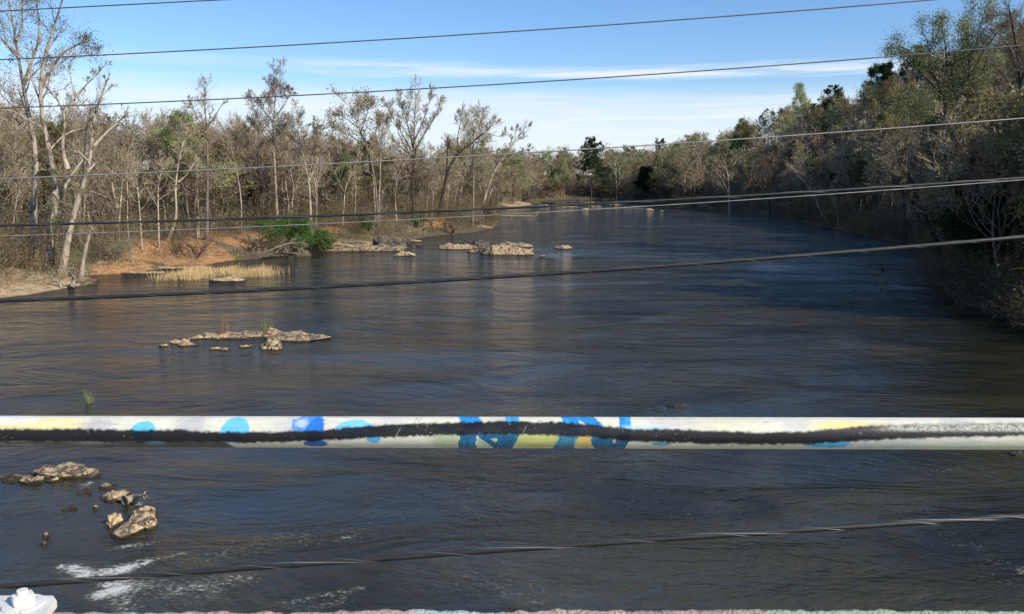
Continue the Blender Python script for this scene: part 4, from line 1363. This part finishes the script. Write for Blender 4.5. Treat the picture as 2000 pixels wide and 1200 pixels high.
# ------------------------------------------------------------------ overhead cables
def cable(name, label, pts, Y, rad, mt, group='cables strung beside the bridge', strands=None, lash=None):
    """pts: photo points; the cable hangs in the vertical plane at distance Y"""
    P = np.array([pt(x, y, Y) for x, y in pts])
    cf = np.polyfit(P[:, 0], P[:, 2], 2)
    xs = np.linspace(P[0, 0] - 14, P[-1, 0] + 14, 420)
    zs = np.polyval(cf, xs)
    C = np.stack([xs, np.full_like(xs, Y), zs], -1)
    o = C[len(C) // 2]
    root = empty(name, tuple(o)); tag(root, label, 'cable', group)
    V, Qd = tubes((C - o)[None], np.full((1, len(C)), rad), 10)
    obj('wire', mesh_np(name + '_wire', V, Qd, [mt], True), root)
    if strands:                     # helical outer strands
        xs = np.linspace(P[0, 0] - 3, P[-1, 0] + 3, 1800)
        zs = np.polyval(cf, xs)
        for q, (ro, rs_, pitch, ph) in enumerate(strands):
            th = xs / pitch * 2 * math.pi + ph
            S = np.stack([xs, Y + np.cos(th) * ro, zs + np.sin(th) * ro], -1) - o
            V, Qd = tubes(S[None], np.full((1, len(S)), rs_), 6)
            obj('lashing_wire', mesh_np(name + '_lashing', V, Qd, [lash], True), root)
    return root


def cabmat(name, a, b, rough, metal=0.0):
    m, n = mat(name)
    ge = n.new('ShaderNodeNewGeometry').outputs['Position']
    f = n.noise(n.mapping(ge, (3, 40, 40)), 3.0, 4, .6)
    finish(n, n.mix(n.ramp(f, .35, .65), a, b), rough, n.bump(f, .25, .002), .4, metal)
    return m


CB = cabmat('black_cable_sheath', (.022, .022, .022), (.04, .038, .036), .5)
CG = cabmat('weathered_wire', (.13, .12, .115), (.085, .08, .08), .6, .0)
CP = cabmat('pale_wire', (.36, .34, .30), (.24, .23, .21), .5, .2)
CS = cabmat('steel_lashing', (.36, .345, .31), (.24, .23, .21), .4, .5)
cable('power_line', 'topmost thin wire crossing only the upper left corner of the sky', [(0, 22), (215, 11), (430, 0)], 9.0, .0062, CG)
cable('power_line', 'thin wire crossing the open sky, second from the top', [(0, 117), (500, 92), (1000, 62), (1450, 30), (1820, 0)], 9.0, .0062, CG)
cable('power_line', 'thin wire crossing the clouds, third from the top', [(40, 210), (500, 191), (1000, 164), (1450, 132), (2000, 89)], 9.0, .0062, CG)
cable('power_line', 'pale wire in front of the left treetops and right hill, fourth from the top', [(0, 350), (500, 327), (1000, 301), (1450, 272), (2000, 231)], 8.4, .0062, CP)
cable('telephone_cable', 'dark cable with a glinting lashing crossing at the far waterline', [(0, 441), (500, 426), (1000, 406), (1500, 381), (2000, 347)], 7.0, .010, CB, strands=[(.0098, .0015, .7, 0.0)], lash=CS)
cable('telephone_cable', 'very thin grey wire just below the lashed cable at the far waterline', [(0, 461), (400, 448), (955, 422), (1300, 400), (1500, 387), (2000, 352)], 7.0, .0036, CP)
cable('telephone_cable', 'thick dark cable crossing the water above the mid-river islet', [(0, 588), (500, 567), (1000, 540), (1450, 508), (2000, 463)], 5.4, .013, CB, strands=[(.0127, .0009, .35, 1.0)], lash=cabmat('grey_lashing', (.2, .2, .19), (.14, .14, .13), .5))
cable('telephone_cable', 'lowest and thickest black cable with silvery twists, crossing below the railing', [(0, 1146), (500, 1109), (1000, 1073), (1250, 1056), (1569, 1036), (2000, 1008)], 3.6, .0125, CB,
      strands=[(.0122, .0010, .42, 0.6), (.0105, .0030, .95, 2.0)], lash=CS)

# ------------------------------------------------------------------ railing
# paint is laid out along the pipe (photo x of each mark) and round it (v: -1 top, +1 bottom of the side seen)
YL, YR = 1.665, 1.600
pL, pR = pt(0, 842.5, YL), pt(2000, 847.5, YR)
dL = (pR - pL) / 2000.0
RADP = 0.0312
npx = np.concatenate([np.linspace(-1600, -20, 60)[:-1], np.linspace(-20, 2020, 1700), np.linspace(2020, 3600, 60)[1:]])
axis = pL[None] + dL[None] * npx[:, None]
K = 168
ax = norm(dL[None])[0]
tov = norm((EYE - pt(1000, 845, 1.63))[None])[0]
tov = norm((tov - (tov @ ax) * ax)[None])[0]
upv = np.cross(ax, tov)
if upv[2] < 0: upv = -upv
th = np.arange(K) * 2 * math.pi / K
ring = RADP * (np.cos(th)[:, None] * tov + np.sin(th)[:, None] * upv)
V = axis[:, None] + ring[None]
idx = np.arange(len(npx) * K).reshape(len(npx), K)
a, b = idx[:-1], idx[1:]
Qd = np.stack([a, np.roll(a, -1, 1), np.roll(b, -1, 1), b], -1).reshape(-1, 4)
X = np.repeat(npx[:, None], K, 1)
VV = np.repeat(-np.sin(th)[None], len(npx), 0)
FR = np.repeat((np.cos(th) > 0)[None], len(npx), 0)
YY = 842 + VV * 31 + X * .0025           # height on the pipe in photo pixels
n_a = fbm(np.stack([X / 9, YY / 9, X * 0], -1), 1, 4, .6)
n_b = fbm(np.stack([X / 45, YY / 14, X * 0], -1), 2, 4)
n_c = fbm(np.stack([X / 3.2, YY / 3.2, X * 0], -1), 3, 1, .7)
C = np.zeros(X.shape + (3,)) + np.array([.72, .70, .56])
C = C * (0.93 + .12 * n_b[..., None])


def layer(mask, col, al=1.0):
    global C
    mk = np.clip(mask * al, 0, 1)[..., None]
    C = C * (1 - mk) + np.array(col) * mk


def ell(cx, cy, rx, ry, soft=.12, jit=.25, front=True):
    d = np.hypot((X - cx) / rx, (YY - cy) / ry) + (n_a - .5) * jit + (n_c - .5) * soft * 1.2
    m_ = sstep(-d, -1 - soft, -1 + soft)
    return m_ * (FR if front else 1)


layer(ell(100, 830, 110, 14, .5), (.80, .68, .30), .8)
layer(ell(1410, 825, 80, 16, .5), (.74, .68, .42), .5)
layer(ell(1650, 832, 60, 8, .5), (.80, .66, .22), .85)
layer(ell(30, 818, 60, 10, .5), (.72, .74, .78), .5)
for cx, cy, rx, ry, al in [(210, 832, 32, 16, .8), (395, 830, 32, 22, .75), (590, 832, 40, 14, .55), (780, 825, 30, 16, .35), (1340, 830, 60, 16, .45), (1560, 832, 24, 11, .6), (1860, 828, 30, 10, .5), (1000, 815, 30, 8, .3),
                           (1760, 862, 40, 12, .5), (1875, 862, 35, 10, .35), (1690, 862, 40, 12, .6), (1480, 822, 60, 8, .25)]:
    layer(ell(cx, cy, rx, ry, .6, .7), (.46, .45, .48), al)
layer(ell(303, 842, 25, 20, .07, .08), (.16, .55, .87))
layer(ell(484, 840, 28, 26, .08, .10), (.16, .55, .87))
layer(ell(625, 828, 32, 20, .10, .45), (.03, .24, .68), .9)
layer(ell(640, 842, 18, 26, .06, .4), (.025, .19, .62))
layer(ell(612, 826, 12, 9, .5, .6), (.62, .68, .75), .7)
layer(ell(717, 836, 36, 16, .08, .15), (.20, .57, .82))
layer(ell(753, 858, 14, 7, .2, .3), (.12, .42, .74))
layer(ell(640, 866, 24, 6, .1, .3), (.02, .12, .4))
# lower band
layer(ell(900, 858, 34, 15, .4, .5), (.42, .52, .30), .8)
layer(ell(1075, 858, 85, 16, .2, .3), (.56, .58, .20))
layer(ell(1165, 860, 30, 14, .2, .4), (.68, .52, .16))
layer(ell(985, 858, 30, 14, .2, .4), (.42, .55, .36))


def stroke(x0, y0, x1, y1, w0, col, al=1.0, jit=.5):
    L = math.hypot(x1 - x0, y1 - y0)
    t = np.clip(((X - x0) * (x1 - x0) + (YY - y0) * (y1 - y0)) / L ** 2, 0, 1)
    d = np.hypot(X - x0 - t * (x1 - x0), YY - y0 - t * (y1 - y0)) / w0 + (n_a - .5) * jit + (n_c - .5) * .15
    layer(sstep(-d, -1.08, -.9) * FR, col, al)
    if w0 > 4:
        layer(sstep(-d, -1.08, -.9) * FR * sstep(n_b * .5 + n_a * .5, .5, .62), [min(1, q * 1.9 + .03) for q in col], .6)
        layer(sstep(-d, -1.08, -.9) * FR * sstep(n_c, .62, .72), [q * .5 for q in col], .5)


BL = (.025, .20, .48)
BT = (.02, .13, .26)
for s in [(928, 808, 948, 830, 16), (938, 845, 932, 876, 17), (1018, 808, 1022, 826, 13), (1018, 848, 1000, 876, 17), (968, 850, 1010, 850, 6), (960, 850, 985, 868, 5),
          (1128, 808, 1140, 840, 15), (1130, 848, 1118, 878, 17), (1160, 812, 1186, 840, 12), (1190, 856, 1200, 876, 20), (1238, 812, 1238, 840, 11), (1236, 850, 1225, 876, 12)]:
    stroke(s[0], s[1], s[2], s[3], s[4], BT if s[1] > 843 else (.03, .27, .62))
for k_ in range(9):                                  # brushed streaks inside the blue
    stroke(1108 + 5 * k_, 850, 1100 + 5 * k_, 876, 1.2, (.10, .36, .36), .6)
stroke(655, 813, 700, 815, 1.6, (.42, .42, .40), .5, 1.2)
stroke(655, 822, 690, 826, 1.2, (.42, .42, .40), .45, 1.2)
# small pencil-like scribble
for q in [(832, 826, 834, 815), (834, 815, 841, 824), (841, 824, 845, 813)]:
    stroke(q[0], q[1], q[2], q[3], 1.1, (.35, .33, .30), .6, .6)
layer(ell(1620, 866, 45, 8, .2, .4), (.09, .42, .68))
layer(ell(1306, 866, 22, 4, .3, .4), (.14, .36, .5))
layer(ell(1275, 836, 45, 5, .5, .5), (.45, .66, .78), .8)
# black sprayed stripe
sx = [-700, 0, 120, 160, 260, 380, 420, 520, 640, 720, 800, 900, 1000, 1100, 1180, 1240, 1320, 1400, 1500, 1580, 1640, 1700, 1800, 1900, 2000, 2700]
tp_ = [838, 838, 839, 838, 841, 840, 844, 845, 842, 834, 830, 826, 824, 825, 831, 838, 840, 843, 846, 843, 838, 832, 829, 828, 826, 824]
bt_ = [862, 862, 862, 862, 863, 863, 863, 863, 860, 855, 851, 848, 846, 848, 852, 860, 862, 865, 866, 865, 862, 857, 853, 851, 849, 848]
up_ = np.interp(X, sx, tp_) - 1; lo_ = np.interp(X, sx, bt_) + 2
n_e = fbm(np.stack([X / 8, YY / 8, X * 0], -1), 14, 2, .5)
e = (n_e - .5) * 5.0 + (n_c - .5) * 1.6
m1 = sstep(YY + e, up_ - 3.5, up_ + 3) * sstep(-(YY + e), -lo_ - 3.5, -lo_ + 3) * FR
fade = 1 - .5 * sstep(X, 1690, 1760) * (.3 + 1.2 * n_c) * sstep(-YY, -846, -838)
layer(m1 * np.clip(fade, 0, 1), (.008, .008, .010), .985)
# darker band in the pipe colour along the underside, with a cut end
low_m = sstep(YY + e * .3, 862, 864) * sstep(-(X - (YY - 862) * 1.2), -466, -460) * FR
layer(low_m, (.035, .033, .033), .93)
for q in [(60, 869, 30, 3), (200, 866, 40, 3), (0, 868, 30, 3)]:
    layer(ell(q[0], q[1], q[2], q[3], .6, .8), (.33, .32, .28), .55)
layer(ell(325, 866, 18, 4, .5, .9), (.1, .25, .32), .7)
layer(sstep(n_c * .6 + n_b * .4, .80, .84) * FR, (.30, .27, .22), .6)
# scratches
for q in [(793, 858, 806, 836), (1040, 850, 1048, 832), (1500, 826, 1512, 824)]:
    stroke(q[0], q[1], q[2], q[3], .9, (.25, .25, .25), .6, .6)
m, n = mat('painted_pipe')
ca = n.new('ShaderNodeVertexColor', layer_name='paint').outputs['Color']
ge = n.new('ShaderNodeNewGeometry').outputs['Position']
fz = n.noise(ge, 180, 4, .6)
fy = n.noise(n.mapping(ge, (1, 6, 6)), 25, 4, .6)
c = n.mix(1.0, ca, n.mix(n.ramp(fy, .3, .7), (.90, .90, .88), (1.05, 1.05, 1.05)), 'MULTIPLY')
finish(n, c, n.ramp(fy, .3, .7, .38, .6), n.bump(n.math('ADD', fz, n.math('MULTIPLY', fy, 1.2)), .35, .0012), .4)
rail_o = axis[len(axis) // 2]
root = empty('bridge_railing', (float(pL[0]) - .06, 1.66, 8.98))
tag(root, 'cream-painted pipe railing with black sprayed stripe and blue dabs above the bridge edge', 'railing')
ro = np.array(root.location)
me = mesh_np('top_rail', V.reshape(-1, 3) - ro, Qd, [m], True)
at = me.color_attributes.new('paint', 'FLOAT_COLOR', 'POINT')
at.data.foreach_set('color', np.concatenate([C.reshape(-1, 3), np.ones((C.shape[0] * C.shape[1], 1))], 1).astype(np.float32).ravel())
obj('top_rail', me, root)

# plate, washer, nut, stud, post
m, n = mat('white_enamel')
ge = n.new('ShaderNodeNewGeometry').outputs['Position']
f = n.noise(ge, 14, 4, .6)
g = n.noise(ge, 160, 3, .6)
gr_ = n.noise(ge, 45, 6, .7)
finish(n, n.mix(n.ramp(gr_, .56, .68), n.mix(n.ramp(f, .4, .7), (.74, .72, .64), (.62, .61, .56)), (.42, .37, .30)), .42, n.bump(n.math('ADD', f, n.math('MULTIPLY', g, .3)), .3, .004), .45)
WE = m


def bm_obj(name, bm, mt, parent, bev=None, smooth=False):
    if bev:
        bmesh.ops.bevel(bm, geom=bm.edges[:], offset=bev, segments=2, affect='EDGES', profile=.7)
    me = bpy.data.meshes.new(name)
    bm.to_mesh(me); bm.free()
    me.materials.append(mt)
    if smooth:
        for p_ in me.polygons: p_.use_smooth = True
    return obj(name, me, parent)


def prism(pts, z0, z1):
    bm = bmesh.new()
    lo = [bm.verts.new((x, y, z0)) for x, y in pts]
    hi = [bm.verts.new((x, y, z1)) for x, y in pts]
    bm.faces.new(list(reversed(lo))); bm.faces.new(hi)
    for k in range(len(pts)):
        j = (k + 1) % len(pts)
        bm.faces.new((lo[k], lo[j], hi[j], hi[k]))
    bmesh.ops.recalc_face_normals(bm, faces=bm.faces[:])
    return bm


ZT = 8.985          # top of the base plate
b1 = gp(104, 1163, ZT); b2 = gp(111, 1173, ZT); b3 = gp(80, 1212, ZT)
b0 = gp(-220, 1163, ZT); b4 = gp(-260, 1300, ZT); b5 = gp(10, 1290, ZT)
pp = [(q[0] - ro[0], q[1] - ro[1]) for q in (b0, b4, b5, b3, b2, b1)]
plate = bm_obj('base_plate', prism(pp, ZT - .018 - ro[2], ZT - ro[2]), WE, root, .0022)
nc = gp(46, 1181, ZT) - ro
hexp = [(nc[0] + .0265 * math.cos(t_), nc[1] + .0265 * math.sin(t_)) for t_ in [R(12) + k * math.pi / 3 for k in range(6)]]
circ = lambda rr, k=40: [(nc[0] + rr * math.cos(t_), nc[1] + rr * math.sin(t_)) for t_ in [j * 2 * math.pi / k for j in range(k)]]
zt = ZT - ro[2]
bm_obj('washer', prism(circ(.047), zt, zt + .0035), WE, plate, .001)
bm_obj('nut', prism(hexp, zt + .0035, zt + .027), WE, plate, .004)
bm_obj('stud', prism(circ(.0125), zt + .027, zt + .038), WE, plate, .0022)
pc = (float(pL[0]) - .02 - ro[0], 1.667 - ro[1])
px0 = gp(-70, 1163, ZT)[0] - ro[0] - .12
bm_obj('post', prism([(px0 + .03 * math.cos(t_), pc[1] + .03 * math.sin(t_)) for t_ in [j * 2 * math.pi / 32 for j in range(32)]], zt, float(pL[2]) - ro[2] - .01), WE, root, None, True)

# ------------------------------------------------------------------ concrete parapet
xs = np.linspace(-4.5, 4.5, 1500)
prof_n = 40
edgeY = np.interp(xs, [gp(0, 1196, 8.95)[0], gp(1000, 1186, 8.95)[0], gp(2000, 1191, 8.95)[0]], [gp(0, 1196, 8.95)[1], gp(1000, 1187, 8.95)[1], gp(2000, 1191, 8.95)[1]])
chip = fbm(np.stack([xs * 9, xs * 0, xs * 0], -1), 5, 5, .6)
chip2 = vnoise(np.stack([xs * 45, xs * 0, xs * 0], -1), 8)
Vp = []
tt = np.linspace(0, 1, prof_n)
for j, t_ in enumerate(tt):
    if t_ < .72:      # top surface, from the road side to the edge
        y_ = 1.30 + (edgeY - 1.30) * (t_ / .72) ** .45
        z_ = np.full_like(xs, 8.95)
        near = 1.0
    else:
        k_ = (t_ - .72) / .28
        y_ = edgeY + .0 * xs
        z_ = 8.95 - (k_ ** 1.2) * .55 + 0 * xs
        near = 1.0
    e_ = fbm(np.stack([xs * 30, y_ * 30, z_ * 30], -1), 11, 4, .6) - .5
    close = math.exp(-((t_ - .72) / .05) ** 2)
    y_ = y_ - close * (.010 * np.maximum(chip - .5, 0) * 6 + .006 * chip2) + e_ * .004
    z_ = z_ + e_ * .006 - close * .004 * chip2
    Vp.append(np.stack([xs, y_, z_], -1))
Vp = np.stack(Vp, 1)
idx = np.arange(Vp.shape[0] * prof_n).reshape(Vp.shape[0], prof_n)
Qd = np.stack([idx[:-1, :-1], idx[1:, :-1], idx[1:, 1:], idx[:-1, 1:]], -1).reshape(-1, 4)
m, n = mat('weathered_concrete')
ge = n.new('ShaderNodeNewGeometry').outputs['Position']
f = n.noise(ge, 60, 6, .7)
g = n.noise(ge, 9, 5, .65)
v = n.new('ShaderNodeTexVoronoi'); n.link(ge, v.inputs['Vector']); v.inputs['Scale'].default_value = 130
c = n.mix(n.ramp(f, .35, .62), (.30, .21, .15), (.60, .49, .37))
c = n.mix(n.ramp(g, .45, .6), c, (.60, .43, .31))
sp = n.new('ShaderNodeSeparateXYZ'); n.link(ge, sp.inputs[0])
xw = n.math('ADD', sp.outputs[0], n.math('MULTIPLY', n.math('SUBTRACT', g, .5), .5))
blue = n.math('MULTIPLY', n.ramp(xw, -.22, -.15), n.ramp(xw, 0.02, -.06))
blue2 = n.math('MULTIPLY', n.ramp(xw, -1.02, -.92), n.ramp(xw, -.74, -.82))
grn = n.ramp(xw, .56, .66)
pm = n.ramp(f, .40, .52)
c = n.mix(n.math('MULTIPLY', n.math('MAXIMUM', blue, n.math('MULTIPLY', blue2, .6)), pm), c, (.42, .66, .66))
c = n.mix(n.math('MULTIPLY', grn, n.ramp(f, .30, .45, .25, .95)), c, (.42, .52, .33))
c = n.mix(n.ramp(v.outputs['Distance'], .18, .10, 0, .55), c, (.14, .12, .10))
finish(n, c, .9, n.bump(n.math('ADD', f, n.math('MULTIPLY', v.outputs['Distance'], .6)), .9, .006), .2)
p0 = np.array([0, 1.6, 8.5])
tag(obj('concrete_parapet', mesh_np('concrete_parapet', Vp.reshape(-1, 3) - p0, Qd, [m], True), None, tuple(p0)), 'rough concrete bridge edge with chipped lip and pale green paint towards the right', 'parapet')
